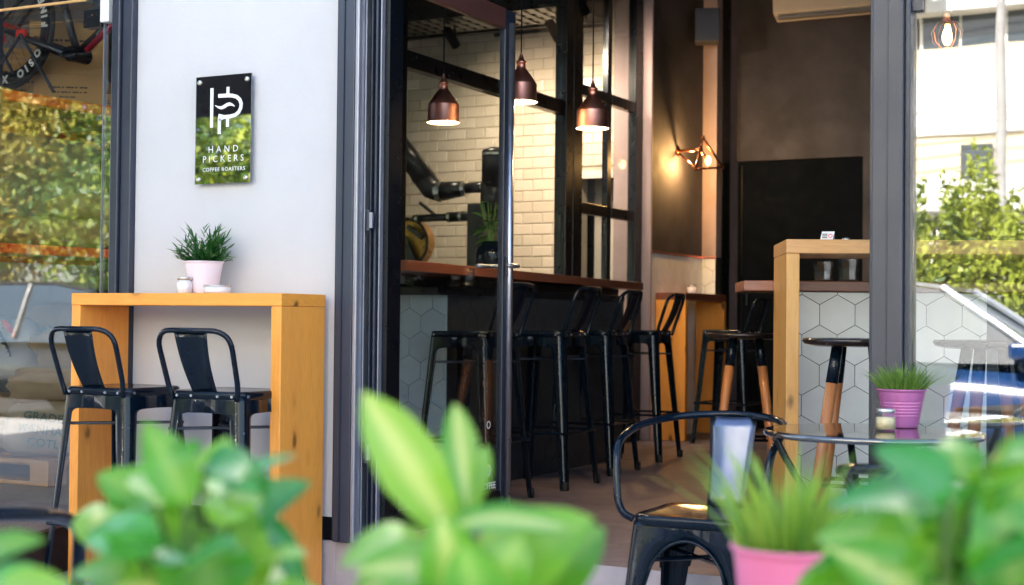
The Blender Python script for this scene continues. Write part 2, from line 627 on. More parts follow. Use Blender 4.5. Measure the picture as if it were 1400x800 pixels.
def burlap_mat(name, col):
    k = N(name)
    co = k.coords((1, 1, 1))
    w1 = k.n("TexWave", bands_direction='X'); w1.inputs['Scale'].default_value = 60; k.l(co, w1.inputs['Vector'])
    w2 = k.n("TexWave", bands_direction='Z'); w2.inputs['Scale'].default_value = 60; k.l(co, w2.inputs['Vector'])
    wv = k.mix(0.5, w1.outputs[0], w2.outputs[0])
    a = k.noise(co, 5, 5)
    c = k.ramp(a, [(0.25, [x * 0.72 for x in col]), (0.75, col)])
    c = k.mix(0.25, c, wv, 'OVERLAY')
    return k.done(k.bsdf(c, 0.9, 0, wv, 0.001, 0.5))


M['floor'] = floor_mat()
M['burlap'] = burlap_mat('burlap', (0.40, 0.27, 0.13))
M['sackcloth'] = burlap_mat('pale_sackcloth', (0.50, 0.40, 0.27))
M['sack_white'] = burlap_mat('white_woven_sack', (0.62, 0.60, 0.58))
FY = 4.45          # the facade plane
ZF = 0.205         # the cafe floor above the pavement

# ================================================================== THE SETTING
tag(MB().box(-40, 40, -1.6, FY, -0.4, 0).build('pavement', M['pave']), 'grey concrete pavement in front of the cafe', None, None, 'structure')
tag(MB().box(-300, 300, -300, 300, -0.6, -0.45).build('ground', M['pave']), None, None, None, 'structure')
tag(MB().box(-60, 60, -6.6, -1.6, -0.42, -0.12).build('road', M['asphalt']), None, None, None, 'structure')
tag(MB().box(-60, 60, -60, -6.6, -0.42, 0.0).build('pavement', M['pave']), None, None, None, 'structure')
tag(MB().box(-3.03, 4.5, FY + 0.004, 12.2, 0.0, ZF).build('floor', M['floor']), None, None, None, 'structure')
M['shop_floor'] = plain('grey_shop_floor', (0.42, 0.40, 0.40), 0.5, var=0.12, scale=3)
tag(MB().box(-3.86, -3.0305, FY + 0.26, 12.2, 0.0, ZF).build('floor', M['floor']), None, None, None, 'structure')
tag(MB().box(-10, -3.861, FY + 0.26, 12.2, 0.0, ZF - 0.004).build('floor', M['shop_floor']), None, None, None, 'structure')
tag(MB().box(-10, 4.5, FY + 0.3, 12.2, 3.80, 3.88).build('ceiling', M['ceil']), None, None, None, 'structure')

# ================================================================== THE CAFE FRONT
t = thing('facade_wall', 'pale grey rendered wall behind the pine bar table, running up over the windows', 'wall', (-3.5, FY, 0))
W = lambda x0, x1, y0, y1, z0, z1: MB().box(x0 + 3.5, x1 + 3.5, y0 - FY, y1 - FY, z0, z1)
W(-4.02, -3.046, FY, FY + 0.26, 0.29, 3.32).build('render', M['render'], t)
W(-4.02, -3.046, FY + 0.004, FY + 0.26, ZF, 0.29).build('skirting', M['black'], t)
W(-10, 4.5, FY + 0.003, FY + 0.26, 3.32, 3.88).build('fascia', M['render'], t)
W(-10.0, -9.6, FY, FY + 0.26, 0.2, 3.32).build('end_pier', M['render'], t)
W(4.1, 4.5, FY, FY + 0.26, 0.2, 3.32).build('end_pier', M['render'], t)
tag(MB().box(-10.1, 4.6, FY - 0.02, 12.4, 3.884, 4.02).build('flat_roof', M['cream']),
    'flat roof slab over the whole cafe building', 'roof')
tag(MB().box(-9.99, -3.036, FY - 0.002, FY + 0.255, 0.0, ZF - 0.002).build('concrete_plinth', M['step'], bevel=0.006),
    'pale concrete plinth under the grey facade wall and shop window', 'plinth')
tag(MB().box(-3.034, 4.49, FY - 0.003, FY + 0.001, 0.0, ZF + 0.002).build('door_sill', M['step']),
    'pale concrete riser at the edge of the brown cafe floor', 'doorstep')

# ---- the left shop window
t = thing('shop_window', 'tall frameless shop window left of the grey wall, coffee sacks behind it', 'window', (-4.1, FY, ZF))
W = lambda x0, x1, y0, y1, z0, z1: MB().box(x0 + 4.1, x1 + 4.1, y0 - FY, y1 - FY, z0 - ZF, z1 - ZF)
W(-4.118, -4.075, FY - 0.045, FY + 0.08, ZF, 3.32).build('frame_post', M['frame'], t, bevel=0.006)
W(-4.074, -4.022, FY - 0.03, FY + 0.08, ZF, 3.32).build('frame_post', M['frame_mid'], t, bevel=0.005)
W(-4.128, -4.119, FY + 0.0, FY + 0.03, ZF, 3.32).build('glass_edge', M['white_glass'], t)
W(-4.207, -4.13, FY + 0.012, FY + 0.022, ZF + 0.01, 2.30).build('pane', M['glass_shop'], t)
W(-9.59, -4.213, FY + 0.012, FY + 0.022, ZF + 0.01, 2.24).build('pane', M['glass_shop'], t)
W(-4.2115, -4.2085, FY + 0.010, FY + 0.024, ZF + 0.01, 2.22).build('glass_seam', M['frame_edge'], t)
W(-9.59, -4.213, FY + 0.012, FY + 0.022, 2.246, 2.895).build('pane', M['glass_shop'], t)
W(-9.59, -4.13, FY - 0.012, FY + 0.05, 2.90, 2.99).build('head_rail', M['frame'], t)
W(-9.59, -4.213, FY + 0.012, FY + 0.022, 2.995, 3.28).build('pane', M['glass_shop'], t)
W(-9.59, -4.13, FY - 0.012, FY + 0.05, 3.285, 3.32).build('head_rail', M['frame'], t)
pf = W(-4.31, -4.215, FY - 0.004, FY + 0.04, 2.20, 2.275).build('patch_fitting', M['black'], t, bevel=0.003)
for dx, dz in ((0.012, 0.015), (0.03, 0.045), (0.05, 0.05), (0.075, 0.05)):
    MB().lathe([(0.006, 0), (0.006, 0.004)], 8).build('screw', M['chrome'], pf, loc=(-4.31 + 4.1 + dx, -0.004, 2.20 - ZF + dz), rot=(R(90), 0, 0))
W(-4.213, -4.165, FY - 0.012, FY + 0.04, 2.215, 2.32).build('clamp_block', M['white_paint'], t, bevel=0.004)
p0, p1 = at(-30, 18, Y=FY - 0.03), at(118, 0, Y=FY - 0.03)
o0 = Vector((-4.1, FY, ZF))
MB().tube([p0 - o0, p1 - o0], 0.006, 8).build('closer_rod', M['card'], t)

# ---- brown studded ramp plate at the shop window
t = thing('ramp_plate', 'brown studded metal ramp plate on the ground below the left shop window', 'ramp', (-4.4, 4.2, 0))
poly = [(-9, FY - 0.01), (-9, 3.70), (-4.02, 3.70), (-4.27, FY - 0.01)]
k = MB()
k.prism([(x + 4.4, y - 4.2) for x, y in poly], (0, 0, 0.188), (1, 0, 0), (0, 1, 0), 0.012)
M['ramp'] = plain('brown_studded_plate', (0.25, 0.155, 0.125), 0.5, 0.2, var=0.2)
k.build('tread', M['ramp'], t)
k = MB()
k.prism([(x + 4.4, y - 4.2) for x, y in [(-8.98, FY - 0.012), (-8.98, 3.72), (-4.04, 3.72), (-4.288, FY - 0.012)]], (0, 0, 0.004), (1, 0, 0), (0, 1, 0), 0.1835)
M['ramp_side'] = plain('dark_brown_riser', (0.05, 0.025, 0.02), 0.7, var=0.3)
k.build('riser', M['ramp_side'], t)
k = MB()
for i in range(16):
    for j in range(30):
        y = 3.74 + i * 0.042
        x = -4.07 - (y - 3.70) * 0.34 - j * 0.042 - (i % 2) * 0.021
        if y < FY - 0.03:
            a = PI / 4 if (i + j) % 2 else -PI / 4
            dx, dy = 0.011 * math.cos(a), 0.011 * math.sin(a)
            k.bar((x + 4.4 - dx, y - 4.2 - dy, 0.2005), (x + 4.4 + dx, y - 4.2 + dy, 0.2005), 0.005, 0.003)
tag(k.build('stud', M['ramp'], t), kind='stuff')

# ---- the door frame
t = thing('door_frame', 'dark slate blue door frame with many grooves beside the pale grey wall', 'door frame', (-2.95, FY, 0))
W = lambda x0, x1, y0, y1, z0, z1: MB().box(x0 + 2.95, x1 + 2.95, y0 - FY, y1 - FY, z0, z1)
W(-3.018, -2.945, FY - 0.05, FY + 0.12, 0.208, 3.32).build('jamb', M['frame_mid'], t, bevel=0.004)
W(-3.034, -3.0185, FY - 0.03, FY + 0.1, 0.208, 3.32).build('bead', M['frame'], t)
W(-2.992, -2.987, FY - 0.056, FY - 0.05, 0.212, 3.32).build('bead', M['frame'], t)
W(-2.944, -2.926, FY - 0.05, FY + 0.12, 0.208, 3.32).build('edge_strip', M['frame_edge'], t, bevel=0.005)
prof = [(-2.925, -2.9235, 0.0, 'frame'), (-2.923, -2.917, -0.012, 'steel_lit'), (-2.916, -2.905, 0.015, 'black'),
        (-2.904, -2.899, 0.0, 'frame_mid'), (-2.898, -2.884, 0.022, 'black'), (-2.883, -2.875, -0.004, 'frame_mid'),
        (-2.874, -2.866, 0.012, 'frame'), (-2.865, -2.860, 0.0, 'frame_edge'), (-2.859, -2.838, 0.02, 'black')]
for x0, x1, dy, m in prof:
    W(x0, x1, FY + dy, FY + 0.11, 0.209, 3.32).build('groove_strip', M[m], t)
W(-2.936, -0.95, FY + 0.0, FY + 0.2, 3.20, 3.319).build('head', M['frame'], t, bevel=0.004)
for z in (1.34, 0.50):
    h = MB().tube([(0.055, -0.022, z), (0.055, -0.022, z + 0.075)], 0.009, 10).build('hinge', M['frame'], t)
    MB().box(0.062, 0.074, -0.028, -0.02, z + 0.01, z + 0.066).build('hinge_plate', M['frame_edge'], h)

# ---- the open glass door
DX = -2.862
t = thing('glass_door', 'open black steel glass door swung into the cafe, lever handle at its far edge', 'door', (DX, FY, ZF))
Wd = lambda x0, x1, y0, y1, z0, z1: MB().box(x0, x1, y0, y1, z0, z1)
Wd(-0.028, 0.0, 0.07, 0.12, 0.012, 2.135).build('stile', M['black'], t, bevel=0.004)
fs = Wd(-0.028, 0.0, 0.965, 1.06, 0.012, 2.135).build('stile', M['frame'], t, bevel=0.004)
MB().tube([(0.004, 1.012, 0.02), (0.004, 1.012, 2.08)], 0.015, 12).build('bead', M['steel_lit'], fs, smooth=True)  # pale bead carries the bright highlight line of the stile in its colour
M['rail_brown'] = plain('brown_oxide_paint', (0.10, 0.04, 0.035), 0.4, var=0.15)
Wd(-0.030, 0.002, 0.12, 0.965, 2.05, 2.137).build('rail', M['rail_brown'], t, bevel=0.004)
Wd(-0.028, 0.0, 0.121, 0.964, 0.012, 0.10).build('rail', M['black'], t, bevel=0.004)
Wd(-0.018, -0.010, 0.121, 0.964, 0.101, 2.049).build('pane', M['glass'], t)
h = MB().box(-0.034, 0.006, 0.985, 1.03, 1.0, 1.085).build('lock_plate', M['frame'], t, bevel=0.003)
MB().tube(round_path([(0.0, 1.01, 1.045), (0.055, 1.01, 1.045), (0.058, 0.90, 1.043)], 0.02), 0.009, 10).build('handle', M['steel_lit'], h, smooth=True)
MB().tube(round_path([(-0.03, 1.01, 1.045), (-0.085, 1.01, 1.045), (-0.088, 0.90, 1.043)], 0.02), 0.009, 10).build('handle', M['steel_lit'], h, smooth=True)
st = thing('door_sticker', None, None); del_label = st
st.parent = t
st.location = (-0.0085, 0.865, 0.125)
st.rotation_euler = (R(90), 0, R(90))
for k_, (a, b) in enumerate((("COFFEE", 0.0), ("FESTIVAL", -0.042))):
    add('lettering', text_mesh(a, 0.038 if k_ == 0 else 0.034, 1.0, bold=0.0012), M['letter'], st, loc=(0, b, 0))
MB().lathe([(0.0, 0), (0.026, 0), (0.026, 0.0006), (0, 0.0006)], 24, cap=False).build('emblem', M['letter'], st, loc=(0.0, 0.065, 0))
MB().lathe([(0.012, 0), (0.017, 0), (0.017, 0.0006), (0.012, 0.0006)], 20, cap=False).build('emblem', M['letter'], st, loc=(0.0, 0.255, 0))

# ---- the steel post between doorway and right window
t = thing('steel_post', 'thick grey blue steel post between the open doorway and the right window', 'post', (-1.01, FY, 0))
W = lambda x0, x1, y0, y1, z0, z1: MB().box(x0 + 1.01, x1 + 1.01, y0 - FY, y1 - FY, z0, z1)
M['post_grey'] = plain('worn_grey_paint', (0.048, 0.047, 0.057), 0.42, var=0.15, scale=4, bump=0.06)
W(-1.066, -0.972, FY - 0.05, FY + 0.07, 0.21, 3.32).build('shaft', M['post_grey'], t, bevel=0.005)
W(-1.0755, -1.0665, FY - 0.03, FY + 0.07, 0.21, 3.32).build('bead', M['frame'], t, bevel=0.002)
W(-1.022, -1.0175, FY - 0.0525, FY - 0.05, 0.212, 3.32).build('seam', M['frame'], t)
W(-0.9715, -0.955, FY - 0.03, FY + 0.07, 0.21, 3.32).build('bead', M['frame'], t, bevel=0.003)
k = MB()
for z in (0.6, 1.05, 1.66, 1.72, 2.1):
    k.lathe([(0.004, 0), (0.003, 0.002), (0.0, 0.0025)], 8, (0.01 + 0.02 * math.sin(z * 40), 0, 0), False)
# ---- the right shop window
t = thing('shop_window', 'large shop window right of the steel post, mirroring the street', 'window', (1.5, FY, ZF))
W = lambda x0, x1, y0, y1, z0, z1: MB().box(x0 - 1.5, x1 - 1.5, y0 - FY, y1 - FY, z0 - ZF, z1 - ZF)
W(-0.9545, 4.09, FY + 0.012, FY + 0.022, ZF + 0.005, 3.30).build('pane', M['glass_shop'], t)
W(-0.9545, -0.925, FY - 0.01, FY + 0.0115, 1.97, 3.30).build('reflection_strip', M['frame'], t)  # dark strip put in for a dark upright reflection in the pane
W(-0.9545, 4.09, FY - 0.01, FY + 0.05, 3.301, 3.32).build('head_rail', M['frame'], t)

# ---- the wall sign
sx0, sx1 = at(274.3, 180, Y=FY).x, at(349, 180, Y=FY).x
sz0, sz1 = at(311, 251.5, Y=FY).z, at(311, 104.5, Y=FY).z
SW, SH = sx1 - sx0, sz1 - sz0
t = thing('wall_sign', 'black mirror coffee roasters sign on four studs, high on the pale grey wall', 'sign', (sx0, FY - 0.028, sz0))
MB().box(0, SW, 0.0, 0.006, 0, SH).build('panel', M['sign'], t)
MB().box(-0.0025, -0.0002, -0.0002, 0.0062, 0, SH).build('panel_edge', M['acrylic_edge'], t)
for x in (0.016, SW - 0.02):
    for z in (0.018, SH - 0.022):
        s_ = MB().lathe([(0.0095, 0), (0.0095, 0.003), (0.007, 0.005), (0.0, 0.005)], 14, cap=False).build('stud_cap', M['galv'], t, loc=(x, -0.0003, z), rot=(R(90), 0, 0), smooth=True)
        MB().lathe([(0.007, 0), (0.007, 0.022)], 12).build('stud', M['chrome'], s_, loc=(0, 0, -0.0285))


def SP(x, y):
    u = (x - 45) / 348
    vt, vb = 62 - 29 * u, 742 - 14 * u
    return (u * SW, (vb - y) / (vb - vt) * SH)


so, su, sv = (0, -0.0004, 0), (1, 0, 0), (0, 0, 1)
lw = 0.0142
logo = MB()
logo.stroke([SP(146, 130), SP(146, 382)], lw, so, su, sv, 0.0012)
logo.build('emblem', M['letter'], t)
arc = [SP(196, 422), SP(196, 324), SP(196, 316), SP(225, 314), SP(262, 311)] + [SP(*p) for p in
      ((295, 302), (318, 283), (330, 255), (332, 228), (322, 202), (302, 185), (275, 178), (250, 177), (187, 180))]
MB().stroke(arc, lw, so, su, sv, 0.0013).build('emblem', M['letter'], t)
MB().stroke([SP(248, 122), SP(248, 172)], lw * 0.95, so, su, sv, 0.0011).build('emblem', M['letter'], t)
MB().stroke([SP(248, 318), SP(248, 376)], lw * 0.95, so, su, sv, 0.0011).build('emblem', M['letter'], t)
wv = [SP(*p) for p in ((167, 240), (188, 252), (208, 256), (226, 248), (243, 236), (260, 231), (276, 236), (291, 246))]
MB().stroke(wv, [0.002, 0.008, 0.012, 0.013, 0.013, 0.012, 0.008, 0.002], so, su, sv, 0.0011).build('emblem', M['letter'], t)
for txt, x, y, size, sp in (("HAND", 222, 519, 0.036, 1.75), ("PICKERS", 222, 580, 0.036, 1.62), ("COFFEE ROASTERS", 227, 646, 0.0205, 1.22)):
    p = SP(x, y)
    add('lettering', text_mesh(txt, size, sp, bold=-0.0002 if size > 0.03 else 0.0001), M['letter'], t, loc=(p[0], -0.0008, p[1]), rot=(R(90), 0, 0))

# ================================================================== TERRACE FURNITURE
# ---- pine bar table
t = thing('bar_table', 'tall pine bar table with slab ends against the pale grey wall', 'table', (-3.567, 4.285, 0))
TX, TY = 0.494, 0.135
MB().box(-TX, TX, -TY, TY, 1.062, 1.108).build('tabletop', M['pine_x'], t, bevel=0.003)
MB().box(-TX + 0.001, -TX + 0.045, -TY + 0.001, TY - 0.001, 0.002, 1.0615).build('end_panel', M['pine_z'], t, bevel=0.003)
MB().box(TX - 0.045, TX - 0.001, -TY + 0.001, TY - 0.001, 0.002, 1.0615).build('end_panel', M['pine_z'], t, bevel=0.003)


# ---- sheet metal chairs and stools
def leg_mesh(top, foot, H, z0, za, w0, w1, rad=0.018, ex=2.0):
    """One folded sheet leg of a corner (+x, +y), spreading to the foot, arching into the apron."""
    k = MB()
    zs = [0, 0.04, 0.1] + [z0 * f for f in (0.35, 0.7, 1.0)] + [z0 + (za - z0) * f for f in (0.3, 0.55, 0.75, 0.88, 0.96, 1.0)] + [H - 0.012, H]
    zs = sorted(set(z for z in zs if z <= H))
    rows = []
    for z in zs:
        f = z / H
        c = foot + (top - foot) * f
        if z <= z0:
            w = w0 + (w1 - w0) * z / z0
        else:
            q = min(1, (z - z0) / (za - z0))
            w = c - (c - w1) * max(0, 1 - q ** ex) ** (1 / ex)
        w = min(w, c)
        r_ = min(rad, w * 0.6)
        row = [(c - w, c), (c - (w + r_) / 2, c), (c - r_, c)]
        for i in range(1, 4):
            a = PI / 2 - i * PI / 8
            row.append((c - r_ + r_ * math.cos(a), c - r_ + r_ * math.sin(a)))
        row += [(c, c - r_), (c, c - (w + r_) / 2), (c, c - w)]
        rows.append([(x, y, z) for x, y in row])
    n = len(rows[0])
    for row in rows:
        k.v += row
    for i in range(len(rows) - 1):
        for j in range(n - 1):
            k.f.append((i * n + j, i * n + j + 1, (i + 1) * n + j + 1, (i + 1) * n + j))
    return k.mesh('leg', True)


def seat_mesh(h, z, r_=0.05, drop=0.028, dish=0.006):
    """A square pan with rounded corners, a rolled edge and a dished top."""
    k = MB()
    ring = []
    for cx_, cy_, a0 in ((1, 1, 0), (-1, 1, 1), (-1, -1, 2), (1, -1, 3)):
        for i in range(6):
            a = (a0 + i / 5) * PI / 2
            ring.append((cx_, cy_, math.cos(a), math.sin(a)))
    def loop(hh, rr, zz):
        return [(c * (hh - rr) + ca * rr, d * (hh - rr) + sa * rr, zz) for c, d, ca, sa in ring]
    loops = [loop(h, r_, z - drop), loop(h + 0.001, r_, z - 0.010), loop(h - 0.001, r_, z - 0.003), loop(h - 0.007, r_ - 0.004, z),
             loop(h * 0.8, r_ * 0.8, z - dish * 0.4), loop(h * 0.4, r_ * 0.4, z - dish)]
    n = len(ring)
    for L in loops:
        k.v += L
    for i in range(len(loops) - 1):
        for j in range(n):
            k.f.append((i * n + j, i * n + (j + 1) % n, (i + 1) * n + (j + 1) % n, (i + 1) * n + j))
    k.f.append(tuple((len(loops) - 1) * n + j for j in range(n)))
    k.f.append(tuple(range(n - 1, -1, -1)))
    return k.mesh('seat', True)


def splat_mesh(w0, w1, p0, p1, bow, rib=True):
    """A curved sheet from p0 (bottom) to p1 (top), in the y-z plane, with a pressed panel."""
    k = MB()
    m, n = 9, 8
    for i in range(m):
        f = i / (m - 1)
        w = (w0 + (w1 - w0) * f) / 2
        y = p0[0] + (p1[0] - p0[0]) * f + bow * math.sin(f * PI)
        z = p0[1] + (p1[1] - p0[1]) * f
        for j in range(n):
            g = j / (n - 1)
            x = -w + 2 * w * g
            d = 0.004 if (0.25 < g < 0.75 and 0.12 < f < 0.88) else 0.0
            k.v.append((x, y + d * (1 if rib else 0) + 0.01 * (1 - (2 * g - 1) ** 2), z))
    for i in range(m - 1):
        for j in range(n - 1):
            k.f.append((i * n + j, i * n + j + 1, (i + 1) * n + j + 1, (i + 1) * n + j))
    return k.mesh('backrest', True)


def make_stool(label, group):
    """Tall stool, sitter faces +y; the low back is at -y."""
    t = thing('bar_stool', label, 'stool', (0, 0, 0), 0, group)
    H = 0.745
    me = leg_mesh(0.150, 0.205, H, 0.655, 0.690, 0.032, 0.050, 0.030, 5.0)
    for i in range(4):
        lg = add('leg', me, M['enamel'], t, rot=(0, 0, i * PI / 2), solid=0.004)
        MB().lathe([(0.0, 0), (0.013, 0), (0.015, 0.02), (0.013, 0.045), (0.0, 0.045)], 10, (0.196, 0.196, -0.001), False).build('foot_cap', M['rubber'], lg)
    add('seat', seat_mesh(0.155, 0.765), M['enamel'], t)
    k = MB()
    for a in range(4):
        c, s_ = math.cos(a * PI / 2), math.sin(a * PI / 2)
        q = 0.186
        p, r_ = (c * q - s_ * q, s_ * q + c * q, 0.27), (c * q + s_ * q, s_ * q - c * q, 0.27)
        k.tube([p, r_], 0.007, 8)
    k.build('footrest', M['enamel'], t)
    k = MB()
    q = 0.158
    k.tube([(-q, -q + 0.01, 0.63), (q, q - 0.01, 0.63)], 0.0055, 6)
    k.tube([(q, -q + 0.01, 0.625), (-q, q - 0.01, 0.625)], 0.0055, 6)
    k.build('cross_brace', M['frame_mid'], t)
    path = round_path([(-0.135, -0.155, 0.735), (-0.145, -0.165, 0.78), (-0.155, -0.232, 0.975), (0.155, -0.232, 0.975), (0.145, -0.165, 0.78), (0.135, -0.155, 0.735)], 0.075, 7)
    path = [Vector((p.x, p.y - 0.018 * max(0, 1 - (p.x / 0.14) ** 2) * (p.z > 0.9), p.z)) for p in path]
    k = MB()
    for x in (-0.115, -0.055, 0.055, 0.115):
        k.tube([(x, -0.1545, 0.748), (x, -0.1605, 0.748)], 0.0048, 8)
    for y in (-0.12, 0.12):
        for sx_ in (-1, 1):
            k.tube([(sx_ * 0.1545, y, 0.748), (sx_ * 0.1605, y, 0.748)], 0.0048, 8)
    tag(k.build('rivets', M['steel_lit'], t), kind='stuff')
    # finer steps along the top so that the bow is round
    fine = []
    for a, b in zip(path[:-1], path[1:]):
        m = 6 if (b - a).length > 0.12 and abs(a.z - b.z) < 0.01 else 1
        for i in range(m):
            p = a.lerp(b, i / m)
            if m > 1:
                p.y = -0.232 - 0.022 * max(0, 1 - (p.x / 0.11) ** 2)
            fine.append(p)
    fine.append(path[-1])
    k = MB().tube(fine, 0.0095, 10)
    k.build('back_frame', M['enamel'], t, smooth=True)
    add('backrest', splat_mesh(0.10, 0.135, (-0.150, 0.755), (-0.243, 0.972), -0.012), M['enamel'], t, solid=0.003)
    return t


def make_armchair(label, group):
    """Low armchair, sitter faces +y."""
    t = thing('metal_armchair', label, 'chair', (0, 0, 0), 0, group)
    H = 0.43
    me = leg_mesh(0.172, 0.215, H, 0.25, 0.385, 0.042, 0.066, 0.022)
    for i in range(4):
        lg = add('leg', me, M['enamel'], t, rot=(0, 0, i * PI / 2), solid=0.004)
        MB().lathe([(0.0, 0), (0.014, 0), (0.016, 0.02), (0.014, 0.04), (0.0, 0.04)], 10, (0.204, 0.204, -0.001), False).build('foot_cap', M['rubber'], lg)
    # rolled rims along the four arches
    k = MB()
    for a in range(4):
        pts = []
        for i in range(-10, 11):
            u = i / 10
            c = 0.192
            q = min(1, abs(u))
            z = 0.25 + 0.135 * math.sqrt(max(0, 1 - q * q))
            cz = 0.215 + (0.172 - 0.215) * z / H
            x = u * (cz - 0.066)
            pts.append(Matrix.Rotation(a * PI / 2, 3, 'Z') @ Vector((x, cz + 0.003, z)))
        k.tube(pts, 0.0045, 6)
    k.build('arch_rim', M['enamel'], t, smooth=True)
    add('seat', seat_mesh(0.178, 0.452, 0.055, 0.032, 0.009), M['enamel'], t)
    k = MB()
    q = 0.178
    k.tube([(-q, -q, 0.315), (q, q, 0.315)], 0.007, 6)
    k.tube([(q, -q, 0.305), (-q, q, 0.305)], 0.007, 6)
    k.build('cross_brace', M['enamel'], t)
    A = [(-0.178, 0.15, 0.435), (-0.205, 0.165, 0.455), (-0.222, 0.165, 0.50), (-0.232, 0.15, 0.60), (-0.238, 0.12, 0.655), (-0.236, 0.04, 0.685),
         (-0.222, -0.07, 0.705), (-0.165, -0.19, 0.72), (-0.085, -0.245, 0.727), (0, -0.262, 0.73)]
    A = A + [(-x, y, z) for x, y, z in A[-2::-1]]
    MB().tube(curve(A, 6), 0.0115, 10).build('arm_frame', M['enamel'], t, smooth=True)
    add('backrest', splat_mesh(0.115, 0.155, (-0.168, 0.45), (-0.252, 0.722), -0.012), M['enamel_sheen'], t, solid=0.003)
    return t


def put(o, x, y, z, rz, label):
    o.location = (x, y, z)
    o.rotation_euler = (0, 0, rz)
    o['label'] = label
    return o


G_ST = 'black metal bar stools'
stool = make_stool('', G_ST)
put(stool, -3.735, 4.09, 0, R(0), 'black metal bar stool at the end of the pine bar table nearest the sacks')
put(copy_tree(stool), -3.265, 4.12, 0, R(3), 'black metal bar stool at the pine bar table, below the potted plant')
inside = [(-3.185, 6.50, R(91), 'black metal bar stool nearest the open glass door, under the red wooden bar ledge'),
          (-3.21, 5.80, R(88), 'black metal bar stool seen through the open glass door under the red wooden ledge'),
          (-3.26, 7.22, R(92), 'black metal bar stool in the middle of the row under the red wooden ledge'),
          (-3.33, 8.06, R(93), 'black metal bar stool just beyond the end of the red wooden bar ledge'),
          (-3.24, 9.45, R(88), 'black metal bar stool at the small pine table by the back wall')]
for x, y, a, lab in inside:
    put(copy_tree(stool), x, y, ZF, a, lab)

G_CH = 'black metal armchairs on the terrace'
chair = make_armchair('', G_CH)
put(chair, -1.495, 4.155, 0, R(181), 'black metal armchair in front of the open doorway, its back to the cafe')
put(copy_tree(chair), -0.60, 3.20, 0, R(4), 'black metal armchair at the round table, mostly hidden by the foreground plants')
put(copy_tree(chair), -1.97, 1.66, 0, R(27), 'black metal armchair nearest the camera, only its blurred arm rail showing')

# ---- round black table
t = thing('round_table', 'round black glossy table with thin legs before the right window', 'table', (-0.985, 4.10, 0))
M['gloss_top'] = plain('black_gloss_table', (0.010, 0.011, 0.014), 0.06, var=0.2, spec=1.0, ior=1.9, coat=0.5, rvar=0.4)
MB().lathe([(0.0, 0.703), (0.299, 0.703), (0.303, 0.706), (0.3045, 0.712), (0.303, 0.718), (0.299, 0.7198), (0.29, 0.72), (0.0, 0.72)], 72, cap=False).build('tabletop', M['gloss_top'], t, smooth=True)
for i in range(4):
    a = i * PI / 2 + R(28)
    c, s_ = math.cos(a), math.sin(a)
    pts = curve([(0.275 * c, 0.275 * s_, 0.70), (0.245 * c, 0.245 * s_, 0.64), (0.12 * c, 0.12 * s_, 0.42), (0.10 * c, 0.10 * s_, 0.30), (0.25 * c, 0.25 * s_, 0.004)], 6)
    MB().tube(pts, 0.011, 8).build('leg', M['enamel'], t, smooth=True)
MB().lathe([(0.10, 0.30), (0.112, 0.308), (0.112, 0.318), (0.10, 0.326)], 24).build('leg_ring', M['enamel'], t)


# ================================================================== POTS AND SMALL THINGS
def blade(k, base, tip, w, bend, side):
    """A grass blade as a tapering bent strip."""
    base, tip = Vector(base), Vector(tip)
    mid = base.lerp(tip, 0.5) + Vector(bend)
    n = 4
    vs_, fs = [], []
    for i in range(n + 1):
        f = i / n
        p = base * (1 - f) ** 2 + mid * 2 * f * (1 - f) + tip * f * f
        ww = w * (1 - f ** 1.6) * (0.65 + 0.35 * min(1, f * 4)) * 0.5 + 0.0002
        vs_ += [p - Vector(side) * ww, p + Vector(side) * ww]
    for i in range(n):
        fs.append((2 * i, 2 * i + 1, 2 * i + 3, 2 * i + 2))
    k.raw(vs_, fs)


def grass_tuft(r0, h, spread, n, w, rng):
    k = MB()
    for i in range(n):
        a, q = rng.uniform(0, 2 * PI), r0 * math.sqrt(rng.random())
        b = (q * math.cos(a), q * math.sin(a), 0)
        hh = h * rng.uniform(0.55, 1.0) * (1 - 0.25 * (q / r0))
        lean = spread * (q / r0) * rng.uniform(0.5, 1.3)
        a2 = a + rng.uniform(-0.6, 0.6)
        tip = (b[0] + lean * math.cos(a2), b[1] + lean * math.sin(a2), hh)
        th = rng.uniform(0, PI)
        blade(k, b, tip, w * rng.uniform(0.7, 1.2), (-0.25 * lean * math.cos(a2), -0.25 * lean * math.sin(a2), 0.12 * hh), (math.cos(th), math.sin(th), 0))
    return k


def ribbed_pot(r0, r1, h, ribs=True, lip=0.003):
    prof = [(0.0, 0.0), (r0 * 0.96, 0.0), (r0, 0.002)]
    m = 40
    for i in range(1, m):
        f = i / m
        r_ = r0 + (r1 - r0) * f
        if ribs and 0.30 < f < 0.72:
            r_ += 0.0011 * math.sin((f - 0.30) / 0.42 * 2 * PI * 5)
        prof.append((r_, h * f))
    prof += [(r1 + lip, h - 0.001), (r1 + lip + 0.001, h + 0.002), (r1 + lip, h + 0.004), (r1 - 0.001, h + 0.003), (r1 - 0.002, h - 0.012)]
    return MB().lathe(prof, 40, cap=False)


rng = random.Random(3)
t = thing('potted_grass', 'purple ribbed tin pot of green grass on the round black table', 'potted plant', (-0.945, 4.275, 0.7205))
ribbed_pot(0.047, 0.068, 0.108).build('pot', M['purple'], t, smooth=True)
MB().lathe([(0, 0.096), (0.0655, 0.096)], 24, cap=False).build('soil', M['soil'], t)
tag(add('grass', grass_tuft(0.056, 0.105, 0.062, 380, 0.0052, rng).mesh('grass'), M['grass'], t, loc=(0, 0, 0.095)), kind='stuff')

